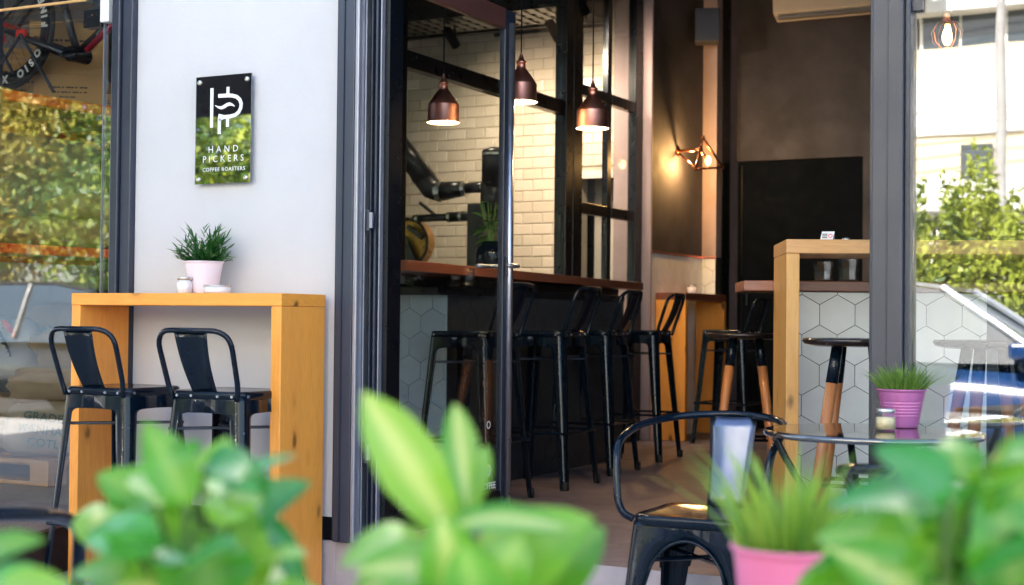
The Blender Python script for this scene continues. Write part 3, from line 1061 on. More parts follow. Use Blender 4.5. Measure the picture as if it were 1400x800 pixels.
t = thing('candle_jar', 'small glass jar of cream wax with a lid on the round black table', 'jar', (-0.955, 4.12, 0.7205))
MB().lathe([(0.0, 0.0), (0.026, 0.0), (0.0285, 0.004), (0.0285, 0.042), (0.0245, 0.049), (0.0245, 0.054), (0.0235, 0.054), (0.0235, 0.049), (0.0272, 0.041), (0.0272, 0.005), (0.0, 0.004)], 32, cap=False).build('jar_glass', M['glass'], t, smooth=True)
MB().lathe([(0.0, 0.0045), (0.0265, 0.0045), (0.0265, 0.037), (0.0, 0.0385)], 28, cap=False).build('wax', M['wax'], t, smooth=True)
MB().lathe([(0.0, 0.062), (0.0245, 0.062), (0.026, 0.0605), (0.026, 0.0505), (0.025, 0.05)], 32, cap=False).build('lid', M['tin'], t, smooth=True)


def shrub(n, rx, h, leaf, rng):
    """Sprays of narrow leaves on short stems."""
    k = MB()
    for i in range(n):
        a = rng.uniform(0, 2 * PI)
        el = rng.uniform(0.12, 1.0)
        d = Vector((math.cos(a) * math.sqrt(1 - el * el * 0.8), math.sin(a) * math.sqrt(1 - el * el * 0.8), el))
        tipp = Vector((d.x * rx, d.y * rx, d.z * h)) * rng.uniform(0.65, 1.05)
        for j in range(13):
            f = 0.25 + 0.75 * j / 12
            p = tipp * f
            b = (a + rng.uniform(-1.6, 1.6))
            q = Vector((math.cos(b), math.sin(b), rng.uniform(-0.1, 1.1))).normalized() * leaf * rng.uniform(0.7, 1.2)
            sd_ = Vector((-math.sin(b), math.cos(b), rng.uniform(-0.5, 0.5)))
            blade(k, p, p + q + d * leaf * 0.4, leaf * 0.2, (0, 0, leaf * 0.1), sd_)
    return k


t = thing('potted_shrub', 'pale pink pot with a bushy green plant on the pine bar table', 'potted plant', (-3.56, 4.32, 1.109))
pb = at(278, 403, Y=4.32)
t.location = (pb.x, 4.32, 1.109)
ribbed_pot(0.052, 0.072, 0.118, False).build('pot', M['pinkpot'], t, smooth=True)
MB().lathe([(0, 0.11), (0.070, 0.11)], 24, cap=False).build('soil', M['soil'], t)
tag(add('foliage', shrub(84, 0.115, 0.15, 0.030, rng).mesh('foliage'), M['shrub_leaf'], t, loc=(0, 0, 0.105)), kind='stuff')

pj = at(252, 403, Y=4.24)
t = thing('small_jar', 'small milky glass jar with gold rim left of the pink pot on the pine table', 'jar', (pj.x, 4.24, 1.109))
MB().lathe([(0.0, 0.0), (0.026, 0.0), (0.0285, 0.003), (0.0285, 0.038), (0.024, 0.045), (0.024, 0.05), (0.0, 0.05)], 28, cap=False).build('jar_glass', M['white_glass'], t, smooth=True)
MB().lathe([(0.0, 0.060), (0.027, 0.060), (0.028, 0.058), (0.028, 0.051), (0.026, 0.0505)], 28, cap=False).build('lid', M['tin'], t, smooth=True)
pj = at(297, 403, Y=4.22)
t = thing('ashtray', 'low round tin ashtray right of the pink pot on the pine table', 'ashtray', (pj.x, 4.22, 1.109))
MB().lathe([(0.0, 0.0), (0.047, 0.0), (0.049, 0.003), (0.049, 0.026), (0.046, 0.026), (0.046, 0.006), (0.0, 0.005)], 36, cap=False).build('bowl', M['white_glass'], t, smooth=True)
MB().lathe([(0.0495, 0.024), (0.051, 0.025), (0.051, 0.030), (0.0455, 0.030), (0.0455, 0.0265)], 36, cap=False).build('rim', M['tin'], t, smooth=True)

# ================================================================== TILES
def clip(poly, x0, x1, y0, y1):
    for ax, lim, sg in ((0, x0, 1), (0, x1, -1), (1, y0, 1), (1, y1, -1)):
        out = []
        for i in range(len(poly)):
            a, b = poly[i - 1], poly[i]
            da, db = (a[ax] - lim) * sg, (b[ax] - lim) * sg
            if da * db < 0:
                f = da / (da - db)
                out.append((a[0] + (b[0] - a[0]) * f, a[1] + (b[1] - a[1]) * f))
            if db >= 0:
                out.append(b)
        poly = out
        if len(poly) < 3:
            return []
    return poly


def hex_tiles(parent, origin, u, v, wid, hei, size, mat, gap=0.0026, th=0.004, shift=(0, 0), rng=random.Random(1)):
    """Hexagonal tiles, points up, laid one by one on a rectangle; alike whole tiles share a mesh."""
    o, u, v = Vector(origin), Vector(u), Vector(v)
    Rr = (size - gap) / math.sqrt(3)
    row = size * math.sqrt(3) / 2
    whole = None
    shape = [(Rr * math.sin(i * PI / 3), Rr * math.cos(i * PI / 3)) for i in range(6)][::-1]
    j = -1
    while j * row - size < hei:
        i = -1
        while i * size - size < wid:
            cx = i * size + (size / 2 if j % 2 else 0) + shift[0]
            cy_ = j * row + shift[1]
            poly = [(cx + a, cy_ + b) for a, b in shape]
            q = clip(poly, 0, wid, 0, hei)
            if len(q) >= 3:
                area = abs(sum(q[k - 1][0] * q[k][1] - q[k][0] * q[k - 1][1] for k in range(len(q)))) / 2
                if area > 2e-4:
                    jit = rng.uniform(-0.0004, 0.0004)
                    if len(q) == 6 and abs(area - 1.5 * math.sqrt(3) * Rr * Rr) < 1e-6:
                        if whole is None:
                            whole = MB().prism(shape, (0, 0, 0), u, v, th).mesh('tile')
                        add('tile', whole, mat, parent, loc=o + u * cx + v * cy_ + u.cross(v) * jit, bevel=0)
                    else:
                        MB().prism(q, (0, 0, 0), u, v, th).build('tile', mat, parent, loc=o + u.cross(v) * jit)
            i += 1
        j += 1


# ================================================================== INSIDE: BAR LEDGE AND PARTITION
PX = -3.85
t = thing('low_wall', 'low bar wall with grey hexagon tiles on its end, under the red wooden ledge', 'wall', (-3.56, 5.9, ZF))
MB().box(-0.155, 0.144, 0.006, 2.1, 0, 0.93).build('core', M['grout'], t)
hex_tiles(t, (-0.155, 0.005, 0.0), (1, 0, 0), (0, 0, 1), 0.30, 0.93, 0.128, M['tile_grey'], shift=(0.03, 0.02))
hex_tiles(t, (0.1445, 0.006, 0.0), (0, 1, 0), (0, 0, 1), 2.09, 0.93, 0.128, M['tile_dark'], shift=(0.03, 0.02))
MB().box(-0.165, 0.155, -0.10, 2.1, 0.931, 0.968).build('coping', M['black'], t, bevel=0.004)

t = thing('bar_ledge', 'long red oiled wooden bar ledge running along the steel glass partition', 'bar ledge', (-3.5, 6.9, 1.27))
poly = [(-3.80, 5.22), (-3.205, 5.20), (-3.565, 8.68), (-3.80, 8.68)]
MB().prism([(x + 3.5, y - 6.9) for x, y in poly], (0, 0, -0.046), (1, 0, 0), (0, 1, 0), 0.046).build('board', M['walnut_y'], t, bevel=0.004)
MB().box(-0.27, -0.14, -0.9, 1.55, -0.11, -0.048).build('bearer', M['black'], t)

t = thing('glass_partition', 'black steel and glass partition between the bar and the white tiled roasting room', 'partition', (PX, 7.5, ZF))
Wp = lambda y0, y1, z0, z1, d=0.03: MB().box(-d, d, y0 - 7.5, y1 - 7.5, z0 - ZF, z1 - ZF)
Wp(5.86, 6.15, ZF, 3.79, 0.05).build('post', M['black'], t, bevel=0.004)
Wp(8.02, 8.12, ZF, 3.79, 0.04).build('post', M['black'], t, bevel=0.004)
Wp(8.121, 8.139, ZF, 3.79, 0.02).build('seal', M['frame_edge'], t)
Wp(8.14, 8.27, ZF, 3.79, 0.035).build('post', M['black'], t, bevel=0.004)
Wp(8.69, 8.755, ZF + 0.09, 3.79, 0.02).build('mullion', M['black'], t, bevel=0.003)
Wp(9.145, 9.262, ZF, 3.79, 0.03).build('stile', M['black'], t, bevel=0.004)
Wp(6.151, 8.019, 2.285, 2.37).build('transom', M['black'], t, bevel=0.003)
Wp(6.151, 8.019, 1.18, 1.24).build('transom', M['black'], t, bevel=0.003)
for z0, z1 in ((2.445, 2.515), (1.70, 1.77), (0.955, 1.025), (ZF + 0.01, ZF + 0.09)):
    for y0, y1 in ((8.271, 8.689), (8.756, 9.144)):
        Wp(y0, y1, z0, z1, 0.024).build('transom', M['black'], t, bevel=0.003)
for y0, y1, zz in ((6.152, 8.018, (1.241, 2.284, 2.371, 3.78)), (8.272, 8.688, (ZF + 0.091, 0.954, 1.026, 1.699, 1.771, 2.444, 2.516, 3.78)),
                   (8.757, 9.143, (ZF + 0.091, 0.954, 1.026, 1.699, 1.771, 2.444, 2.516, 3.78))):
    for z0, z1 in zip(zz[::2], zz[1::2]):
        Wp(y0, y1, z0, z1, 0.004).build('pane', M['glass'], t)

# ---- the white tiled wall of the roasting room
BY = 9.32
xa, xb = at(790, 300, Y=BY).x, at(838, 300, Y=BY).x
zo = at(815, 232, Y=BY).z
t = thing('tiled_wall', 'cream glazed subway tile wall at the back of the roasting room', 'wall', (xa, BY, ZF))
MB().box(-6.45 - xa, 0, 0.011, 0.16, 0, 3.59).build('core', M['brick_grout'], t)
MB().box(0.0005, xb - xa, 0.011, 0.16, zo - ZF, 3.59).build('core', M['brick_grout'], t)
bw, bh = 0.1585, 0.0795


def brick_mesh(x0, x1):
    k = MB()
    w, h, e, d = (x1 - x0), bh - 0.003, 0.007, 0.010
    v = [(x0, 0, 0), (x1, 0, 0), (x1, 0, h), (x0, 0, h), (x0, -d * 0.55, 0), (x1, -d * 0.55, 0), (x1, -d * 0.55, h), (x0, -d * 0.55, h),
         (x0 + e, -d, e), (x1 - e, -d, e), (x1 - e, -d, h - e), (x0 + e, -d, h - e)]
    f = [(0, 1, 5, 4), (1, 2, 6, 5), (2, 3, 7, 6), (3, 0, 4, 7), (4, 5, 9, 8), (5, 6, 10, 9), (6, 7, 11, 10), (7, 4, 8, 11), (8, 9, 10, 11)]
    return k.raw(v, f)


brk = brick_mesh(0.0015, bw - 0.0015).mesh('tile')
rest = MB()
nb = 0
for r_ in range(45):
    z = r_ * bh + 0.0015
    for c in range(-1, 17):
        for part_x0, part_x1 in ((-6.45 - xa, 0.0), (0.0, xb - xa)):
            pass
        x1 = xb - xa - c * bw - (bw / 2 if r_ % 2 else 0)
        x0 = x1 - bw
        lo = -6.45 - xa
        hi = (xb - xa) if z + ZF > zo else 0.0
        a, b = max(x0, lo), min(x1, hi)
        if b - a < 0.02:
            continue
        vis = 1.24 < z + ZF < 3.2 and a + xa > -5.95 and nb < 300
        if b - a > bw - 0.001:
            if vis:
                add('tile', brk, M['brick'], t, loc=(x0, 0.010 + random.uniform(-0.0006, 0.0006), z))
                nb += 1
            else:
                rest.raw([(p[0] + x0, p[1] + 0.010, p[2] + z) for p in brick_mesh(0.0015, bw - 0.0015).v], brick_mesh(0, 1).f)
        else:
            m_ = brick_mesh(a + 0.0015, b - 0.0015)
            if vis:
                m_.build('tile', M['brick'], t, loc=(0, 0.010, z))
                nb += 1
            else:
                rest.raw([(p[0], p[1] + 0.010, p[2] + z) for p in m_.v], m_.f)
tag(rest.build('tile', M['brick'], t), kind='stuff')
MB().box(-0.02, xb - xa, -0.004, 0.0095, zo - ZF - 0.06, zo - ZF - 0.002).build('lintel_trim', M['cream'], t)

xm = at(813, 300, Y=BY + 0.3).x
t = thing('store_opening', 'cream door jamb and grey panel in the opening beside the subway tiles', 'doorway', (xa, BY + 0.3, ZF))
MB().box(xm - xa, xb - xa + 0.05, 0.0, 0.05, 0, 2.4).build('jamb', M['cream'], t)
M['grey_panel'] = plain('grey_blue_panel', (0.24, 0.25, 0.29), 0.5)
zz_ = at(800, 288, Y=BY + 0.3).z - ZF
MB().box(-0.3, xm - xa - 0.002, 0.0, 0.05, zz_, 2.4).build('panel', M['grey_panel'], t)
MB().box(-0.3, xm - xa - 0.002, 0.001, 0.05, 0, zz_ - 0.002).build('panel', M['black'], t)
M['blue'] = plain('blue_tape', (0.02, 0.10, 0.35), 0.4)
MB().box(0.0, xm - xa - 0.006, -0.003, -0.0005, zz_ + 0.11, zz_ + 0.125).build('blue_strip', M['blue'], t)

# ---- pinkish column, dark wall with hexagon dado, back wall
CY_ = 9.27
cx0, cx1 = at(838, 300, Y=CY_).x, at(890, 300, Y=CY_).x
t = tag(MB().box(cx0, cx1, CY_, CY_ + 0.03, ZF, 3.795).build('concrete_column', M['column'], bevel=0.006),
        'pinkish concrete column at the far end of the glass partition', 'column')
SX = cx1 - 0.004
y1 = at(960, 300, X=SX).y
zc = at(890, 343, X=SX).z
t = thing('plaster_wall', 'dark brown plaster side wall with pale hexagon tiles below a copper trim', 'wall', (SX, CY_ + 0.031, ZF))
L = y1 - CY_ - 0.031
MB().box(-0.2, 0, 0, L, zc - ZF, 3.59).build('plaster', M['plaster'], t)
MB().box(-0.2, -0.005, 0, L, 0, zc - ZF - 0.001).build('core', M['grout'], t)
hex_tiles(t, (-0.0045, 0.0, 0.0), (0, 1, 0), (0, 0, 1), L, zc - ZF - 0.012, 0.128, M['tile'], shift=(0.05, 0.03))
MB().box(-0.004, 0.006, 0, L, zc - ZF - 0.010, zc - ZF + 0.004).build('trim', M['copper'], t)

cx2 = at(979, 300, Y=y1).x
BWY = at(1006, 300, X=cx2).y
t = thing('concrete_column', 'narrow pinkish column beside the black door, tiled below the copper trim', 'column', (SX, y1, ZF))
MB().box(-0.15, cx2 - SX, 0.0, 0.12, zc - ZF, 3.59).build('shaft', M['column'], t)
MB().box(-0.15, cx2 - SX - 0.004, 0.006, 0.12, 0, zc - ZF - 0.001).build('core', M['grout'], t)
hex_tiles(t, (0.001, 0.0055, 0.0), (1, 0, 0), (0, 0, 1), cx2 - SX - 0.006, zc - ZF - 0.012, 0.128, M['tile'], shift=(0.02, 0.05))
MB().box(0, cx2 - SX + 0.004, -0.006, 0.0, zc - ZF - 0.010, zc - ZF + 0.004).build('trim', M['copper'], t)
ym = at(997, 300, X=cx2).y
tag(MB().box(cx2 - 0.13, cx2 + 0.004, y1 + 0.121, ym, ZF, 3.795).build('steel_column', M['black']), 'black painted upright between the narrow column and the back wall', 'column')
tag(MB().box(cx2 - 0.13, cx2, ym + 0.001, BWY + 0.2, ZF, 3.795).build('wall_return', M['column']), 'short pinkish wall return right beside the black door', 'wall')

dl, dr = at(1007, 221, Y=BWY), at(1180, 210, Y=BWY)
t = thing('back_wall', 'dark mottled plaster back wall above and around the black door', 'wall', (dl.x, BWY, ZF))
MB().box(0.0, 5.0, 0, 0.2, dl.z - ZF, 3.59).build('plaster', M['plaster'], t)
MB().box(dr.x - dl.x, 5.0, 0, 0.2, 0, dl.z - ZF - 0.001).build('plaster', M['plaster'], t)
t = thing('black_door', 'tall flat black door in the dark plaster back wall', 'door', (dl.x, BWY, ZF))
DW, DH = dr.x - dl.x, dl.z - ZF
MB().box(0.004, DW - 0.004, 0.03, 0.08, 0.005, DH - 0.004).build('door_leaf', M['door_black'], t)
MB().box(0.03, 0.04, 0.026, 0.0298, 0.02, DH - 0.03).build('edge_line', M['black'], t)
MB().tube([(0.09, -0.0, 0.95), (0.09, -0.0, 1.10)], 0.008, 8).build('handle', M['black'], t)
tag(MB().box(-10, 4.5, 12.2, 12.4, 0, 3.8).build('rear_wall', M['plaster']), 'outer rear wall behind the cafe, out of sight', 'wall') if False else None
t = thing('outer_wall', 'plain dark outer wall closing the right side of the cafe', 'wall', (1.6, 8, 0))
MB().box(0, 0.2, 4.72 - 8, BWY + 0.2 - 8, ZF, 3.795).build('plaster', M['plaster'], t)
t = thing('outer_wall', 'grey wall closing the coffee sack store behind the pallet rack', 'wall', (-9.3, 7.6, 0))
MB().box(-0.2, 0, FY + 0.27 - 7.6, 2.2, ZF, 3.795).build('plaster', M['grey_wall'], t)
MB().box(0.001, 2.7, 0.0, 0.15, ZF, 3.795).build('plaster', M['grey_wall'], t)
MB().box(2.701, 2.85, 0.0, 2.4, ZF, 3.795).build('plaster', M['grey_wall'], t)
MB().box(-0.5, 13.9, 4.5, 4.6, ZF, 3.795).build('plaster', M['grey_wall'], t)
MB().box(13.7, 13.85, 3.4, 4.499, ZF, 3.795).build('plaster', M['grey_wall'], t)

# ---- small pine table by the back wall
ta = at(897, 400, X=SX + 0.012)
t = thing('wall_table', 'pine slab table against the tiled side wall deep inside the cafe', 'table', (SX + 0.15, ta.y + 0.42, ZF))
hh = ta.z - ZF
tw_ = at(937, 500, Y=ta.y).x - SX - 0.008
hw = tw_ / 2
ox = SX + 0.008 + hw - (SX + 0.15)
MB().box(ox - hw, ox + hw, -0.42, 0.42, hh - 0.05, hh).build('tabletop', M['walnut_y'], t, bevel=0.003)
MB().box(ox - hw + 0.001, ox + hw - 0.001, -0.419, -0.372, 0.002, hh - 0.0505).build('end_panel', M['pine_z'], t, bevel=0.003)
MB().box(ox - hw + 0.001, ox + hw - 0.001, 0.372, 0.419, 0.002, hh - 0.0505).build('end_panel', M['pine_z'], t, bevel=0.003)
j_ = at(952, 400, Y=ta.y + 0.2)
t = thing('candle_jar', 'tiny lidded glass jar on the pine table deep inside the cafe', 'jar', (j_.x - 0.03, ta.y + 0.42, ta.z + 0.001))
t.location.x = SX + 0.15 + ox
MB().lathe([(0.0, 0.0), (0.03, 0.0), (0.032, 0.004), (0.032, 0.045), (0.0, 0.05)], 20, cap=False).build('jar_glass', M['white_glass'], t, smooth=True)
MB().lathe([(0.0, 0.063), (0.028, 0.063), (0.03, 0.061), (0.03, 0.051)], 20, cap=False).build('lid', M['tin'], t, smooth=True)

# ---- wall lamp
A = at(926, 207, X=SX)
B = at(968, 219, X=SX + 0.24)
t = thing('wall_lamp', 'copper pipe wall lamp with a glowing bare bulb on the dark plaster wall', 'wall lamp', tuple(A))
M['pipe_copper'] = plain('dark_copper_pipe', (0.30, 0.10, 0.045), 0.3, 1.0, var=0.2)
MB().lathe([(0.0, 0), (0.035, 0), (0.035, 0.012), (0.02, 0.018), (0.0, 0.018)], 20, cap=False).build('wall_plate', M['pipe_copper'], t, rot=(0, R(90), 0), smooth=True)
bl = B - A
top_ = at(961, 188, X=SX + 0.24) - A
tip_ = at(988, 229, X=SX + 0.30) - A
low_ = at(951, 231, X=SX + 0.20) - A
armq = at(957, 204, X=SX + 0.23) - A
MB().tube([(0, 0, 0), armq], 0.011, 10).build('arm', M['pipe_copper'], t, smooth=True)
MB().tube([(0.01, 0.0, -0.01), low_], 0.008, 8).build('arm', M['pipe_copper'], t, smooth=True)
cg = MB()
for pth in ([armq, top_], [top_, tip_], [low_, tip_], [low_, armq], [armq, bl]):
    cg.tube(pth, 0.0085, 8)
for p in (top_, tip_, low_, armq):
    cg.tube([p - Vector((0, 0.0, 0.012)), p + Vector((0, 0.0, 0.012))], 0.013, 10)
cg.build('pipe_cage', M['pipe_copper'], t, smooth=True)
MB().lathe([(0.0, -0.038), (0.010, -0.034), (0.018, -0.016), (0.020, 0.0), (0.017, 0.016), (0.010, 0.026), (0.0, 0.03)], 18, cap=False).build('bulb', M['bulb'], t, loc=bl, smooth=True)
ld = bpy.data.lights.new('wall_lamp_light', 'POINT')
ld.energy = 7
ld.color = (1.0, 0.55, 0.18)
ld.shadow_soft_size = 0.02
lo = bpy.data.objects.new('wall_lamp_light', ld)
C.objects.link(lo)
lo.location = at(946, 220, X=SX + 0.13)


# ---- copper pendants
def pendant(label, px, py, D, group='copper pendant lamps', r_=0.0745):
    p = at(px, py, D=D)
    t = thing('pendant_lamp', label, 'pendant lamp', tuple(p), 0, group)
    s = r_ / 0.0745
    prof = [(0.0745, 0.0), (0.0752, 0.004), (0.071, 0.009), (0.0705, 0.078), (0.069, 0.083), (0.028, 0.142), (0.020, 0.150), (0.019, 0.172), (0.0225, 0.174), (0.0225, 0.181), (0.014, 0.186), (0.010, 0.20), (0.0045, 0.215), (0.004, 0.22)]
    MB().lathe([(a * s, b * s) for a, b in prof], 40, cap=False).build('shade', M['copper'], t, smooth=False).data.shade_smooth()
    inn = [(0.073, 0.001), (0.069, 0.010), (0.0685, 0.077), (0.026, 0.138), (0.0, 0.140)]
    M.setdefault('lining', plain('white_shade_lining', (0.85, 0.80, 0.68), 0.5, var=0.02))
    MB().lathe([(a * s, b * s) for a, b in inn], 32, cap=False).build('lining', M['lining'], t, smooth=True)
    MB().lathe([(0.0, 0.018), (0.016, 0.022), (0.027, 0.04), (0.028, 0.055), (0.020, 0.078), (0.012, 0.09), (0.0, 0.09)], 18, cap=False).build('bulb', M['bulb_soft'], t, smooth=True)
    MB().tube([(0, 0, 0.22 * s), (0, 0, 3.795 - p.z)], 0.0035, 6).build('cord', M['black'], t)
    ld = bpy.data.lights.new('pendant_light', 'POINT')
    ld.energy = 2.4
    ld.color = (1.0, 0.72, 0.38)
    ld.shadow_soft_size = 0.03
    lo = bpy.data.objects.new('pendant_light', ld)
    C.objects.link(lo)
    lo.location = p + Vector((0, 0, 0.010))
    return t


M['bulb_soft'] = emit('warm_bulb', (1.0, 0.74, 0.38), 2.5)
pendant('copper pendant lamp seen through the open glass door', 606, 168, 6.5)
pendant('copper pendant lamp half hidden behind the open door stile', 712, 140, 6.4)
pendant('copper pendant lamp in front of the far glass partition', 810, 176, 6.5)

# ---- track spots and cable tray
G_SP = 'black ceiling spotlights'
for px, py, lab, en in ((617, 52, 'black ceiling spotlight above the roaster, seen through the glass door', 26), (757, 42, 'black ceiling spotlight before the cream tiles, left of the partition post', 26),
                        (795, 6, 'black ceiling spotlight at the top, right of the partition post', 26)):
    p = at(px, py, Y=8.25)
    t = thing('ceiling_spotlight', lab, 'spotlight', tuple(p), 0, G_SP)
    d = Vector((0.12, 0.75, -0.65)).normalized()
    MB().tube([-d * 0.07, d * 0.07], 0.032, 16).build('lamp_head', M['black'], t)
    MB().bar((0.03, 0, 0), (0.03, -0.02, 0.11), 0.012, 0.012).build('bracket', M['black'], t)
    MB().box(-0.03, 0.06, -0.05, 0.02, 0.11, 0.14).build('track_adapter', M['black'], t)
    ld = bpy.data.lights.new('spot_light', 'SPOT')
    ld.energy = en * 0.85
    ld.color = (1.0, 0.80, 0.60)
    ld.spot_size = R(120)
    ld.spot_blend = 1.0
    ld.shadow_soft_size = 0.05
    lo = bpy.data.objects.new('spot_light', ld)
    C.objects.link(lo)
    lo.location = p + d * 0.085
    lo.rotation_euler = (-d).to_track_quat('Z', 'Y').to_euler()
tr0, tr1 = at(540, 40, Y=8.2), at(775, 22, Y=8.2)
t = thing('cable_tray', 'black perforated cable tray under the dark ceiling of the roasting room', 'cable tray', (-4.8, 8.2, tr0.z))
k = MB()
nx = 30
for i in range(nx + 1):
    x = -6.3 + i * (2.35 / nx)
    k.box(x + 4.8, x + 4.8 + 0.045, -0.2, 0.25, 0, 0.004)
for y in (-0.2, -0.09, 0.02, 0.13, 0.235):
    k.box(-1.5, 0.9, y, y + 0.06, 0.0045, 0.009)
k.build('tray_floor', M['black'], t)
MB().box(-1.5, 0.9, -0.212, -0.201, -0.01, 0.08).build('side_rail', M['black'], t)
MB().box(-1.5, 0.9, 0.301, 0.312, -0.01, 0.08).build('side_rail', M['black'], t)
for x in (-1.0, 0.3):
    MB().tube([(x, 0.0, 0.0), (x, 0.0, 3.795 - tr0.z)], 0.006, 6).build('hanger_rod', M['galv'], t)
k = MB()
for j in range(3):
    k.tube(curve([(-1.5, 0.0 + j * 0.05, 0.02), (-0.6, 0.05 + j * 0.05, 0.035), (0.2, -0.05 + j * 0.06, 0.02), (0.9, 0.03 + j * 0.05, 0.03)], 6), 0.01, 6)
k.build('cable', M['rubber'], t)
tag(MB().box(-6.4, -4.1, 8.9, 9.30, 3.12, 3.79).build('ceiling_beam', M['ceil']), 'dark ceiling beam above the cream subway tiles', 'beam')
z_ = at(820, 35, Y=BY - 0.1).z
tag(MB().tube([(xb - 0.9, BY - 0.1, z_), (xb, BY - 0.1, z_)], 0.012, 8).build('conduit', M['black']), 'thin dark conduit across the top of the cream tiles', 'conduit')

# ---- loudspeaker and air conditioner
p = at(967, 36, X=SX + 0.12)
t = thing('loudspeaker', 'dark loudspeaker high on the plaster wall above the narrow column', 'loudspeaker', tuple(p), R(20))
M['speaker'] = plain('charcoal_cabinet', (0.045, 0.045, 0.055), 0.6)
MB().box(-0.09, 0.09, -0.08, 0.09, -0.125, 0.12).build('cabinet', M['speaker'], t, bevel=0.01)
MB().box(-0.085, 0.085, -0.086, -0.081, -0.12, 0.115).build('grille', M['frame_mid'], t)
MB().bar((0, 0.09, 0), (-0.12, 0.12, -0.02), 0.03, 0.03).build('bracket', M['black'], t)
p, q = at(1056, 27, Y=BWY - 0.22), at(1215, 8, Y=BWY - 0.22)
t = thing('air_conditioner', 'white wall air conditioner at the top of the dark back wall', 'air conditioner', (p.x, BWY, p.z))
MB().prism([(0.0, 0.04), (-0.10, 0.0), (-0.21, 0.05), (-0.225, 0.27), (-0.2, 0.30), (0.0, 0.30)][::-1], (0, 0, 0), (0, 1, 0), (0, 0, 1), q.x - p.x).build('housing', M['cream'], t, bevel=0.006)
MB().box(0.03, q.x - p.x - 0.03, -0.208, -0.13, 0.008, 0.02).build('louvre', M['grey_panel'], t)

# ================================================================== INSIDE: THE SERVING BAR
BF = 5.2
BA = R(23.2)
bc = at(1075, 327, Y=BF)                     # front upper left corner of the portal
x0, zt = bc.x, bc.z
bu, bv = Vector((math.cos(BA), math.sin(BA), 0)), Vector((-math.sin(BA), math.cos(BA), 0))


def on_bar(px, py, depth):
    """Local (x, z above floor) of a sight line on the plane 'depth' behind the portal front."""
    d = _r * ((px - 700) / F_PX) - _u * ((py - 400) / F_PX) + _w
    p0 = Vector((x0, BF, 0)) + bv * depth
    t_ = p0.dot(bv) / d.dot(bv)
    p = d * t_ + Vector((0, 0, CAM_H))
    return (p - p0).dot(bu), p.z - ZF


t = thing('serving_bar', 'serving bar with white hexagon tiles behind a pale pine portal table', 'bar counter', (x0, BF, ZF), BA)
PH = zt - ZF
pd = 0.44
xr, _z = on_bar(1349, 480, 0.47)
xl, zs = on_bar(1017, 383.3, pd + 0.004)
xp, _z = on_bar(1092.5, 500, 0.0)
MB().box(xl, 1.5, pd + 0.004, pd + 0.45, zs - 0.042, zs).build('shelf_board', M['walnut_x'], t, bevel=0.004)
MB().box(0.16, xr, 0.4785, 1.1, 0.0, zs - 0.045).build('core', M['black'], t)
MB().box(0.0205, xr - 0.0005, 0.4752, 0.4780, 0.0, zs - 0.046).build('grout_bed', M['grout'], t)
MB().box(xr + 0.001, 1.5, 0.60, 1.1, 0.0, zs - 0.045).build('core', M['frame'], t)
hs = on_bar(1174, 450, 0.47)[0] - on_bar(1125.5, 450, 0.47)[0]
hx, hz = on_bar(1145, 403, 0.47)             # an upper corner of a whole tile
hex_tiles(t, (0.021, 0.4745, 0.0), (1, 0, 0), (0, 0, 1), xr - 0.021, zs - 0.045, hs, M['tile'], shift=((hx - 0.021) % hs, (hz - hs / math.sqrt(3)) % (hs * math.sqrt(3))))
pt = thing('portal_table', 'pale pine slab portal table standing in front of the tiled serving bar', 'table', (x0, BF, ZF), BA)
MB().box(0, 1.6, 0, pd, PH - 0.052, PH).build('tabletop', M['pine_pale_x'], pt, bevel=0.003)
MB().box(0.001, xp, 0.001, pd - 0.001, 0.002, PH - 0.0525).build('end_panel', M['pine_pale_z'], pt, bevel=0.003)
M['tumbler'] = glass('tumbler_glass', 1.75, (0.90, 0.93, 0.93))


def tumbler(label, px, zh, w, y=0.52):
    x, _ = on_bar(px, 383, y)
    p = Vector((x0, BF, 0)) + bu * x + bv * y
    t = thing('drinking_glass', label, 'glass', (p.x, p.y, ZF + zs + 0.001), 0, 'tumblers on the serving bar shelf')
    prof = [(0.0, 0.0), (w * 0.82, 0.0), (w * 0.85, 0.004), (w, zh), (w * 0.94, zh), (w * 0.78, zh * 0.50), (w * 0.74, 0.014), (0.0, 0.012)]
    k = MB().lathe(prof, 10, cap=False)
    k.build('tumbler', M['tumbler'], t)
    MB().lathe([(0.0, zh * 0.10), (w * 0.74, zh * 0.10), (w * 0.80, zh * 0.48), (0.0, zh * 0.485)], 10, cap=False).build('base_facets', M['tumbler'], t)


tumbler('left cut glass tumbler on the serving bar shelf beside the pine post', 1126, 0.078, 0.046)
tumbler('right, taller cut glass tumbler on the serving bar shelf', 1160, 0.094, 0.048)


def top_pt(px, y):
    x, _ = on_bar(px, 326, y)
    return Vector((x0, BF, 0)) + bu * x + bv * y


p = top_pt(1131, 0.06)
t = thing('tent_card', 'small white tent card with a red no sign on top of the portal table', 'card', (p.x, p.y, zt + 0.001), R(10))
k = MB()
k.prism([(-0.026, 0.0), (0.02, 0.0), (0.026, 0.034), (-0.020, 0.034)], (0, 0, 0), (1, 0, 0), (0, 0.35, 0.94), 0.0012)
k.build('front_leaf', M['letter'], t)
k = MB()
k.prism([(-0.020, 0.0), (0.026, 0.0), (0.026, 0.034), (-0.020, 0.034)], (0, 0.0245, 0), (1, 0, 0), (0, -0.35, 0.94), 0.0012)
k.build('back_leaf', M['grey_panel'], t)
k = MB()
for i in range(3):
    k.box(-0.019, 0.0, -0.0030, -0.0018, 0.007 + i * 0.007, 0.010 + i * 0.007)
k.build('print', M['ink'], t, rot=(R(-20.4), 0, 0))
MB().lathe([(0.0055, 0), (0.008, 0), (0.008, 0.0008), (0.0055, 0.0008)], 18, cap=False).build('red_ring', M['red'], t, loc=(0.011, 0.0035, 0.0155), rot=(R(69.6), 0, 0))
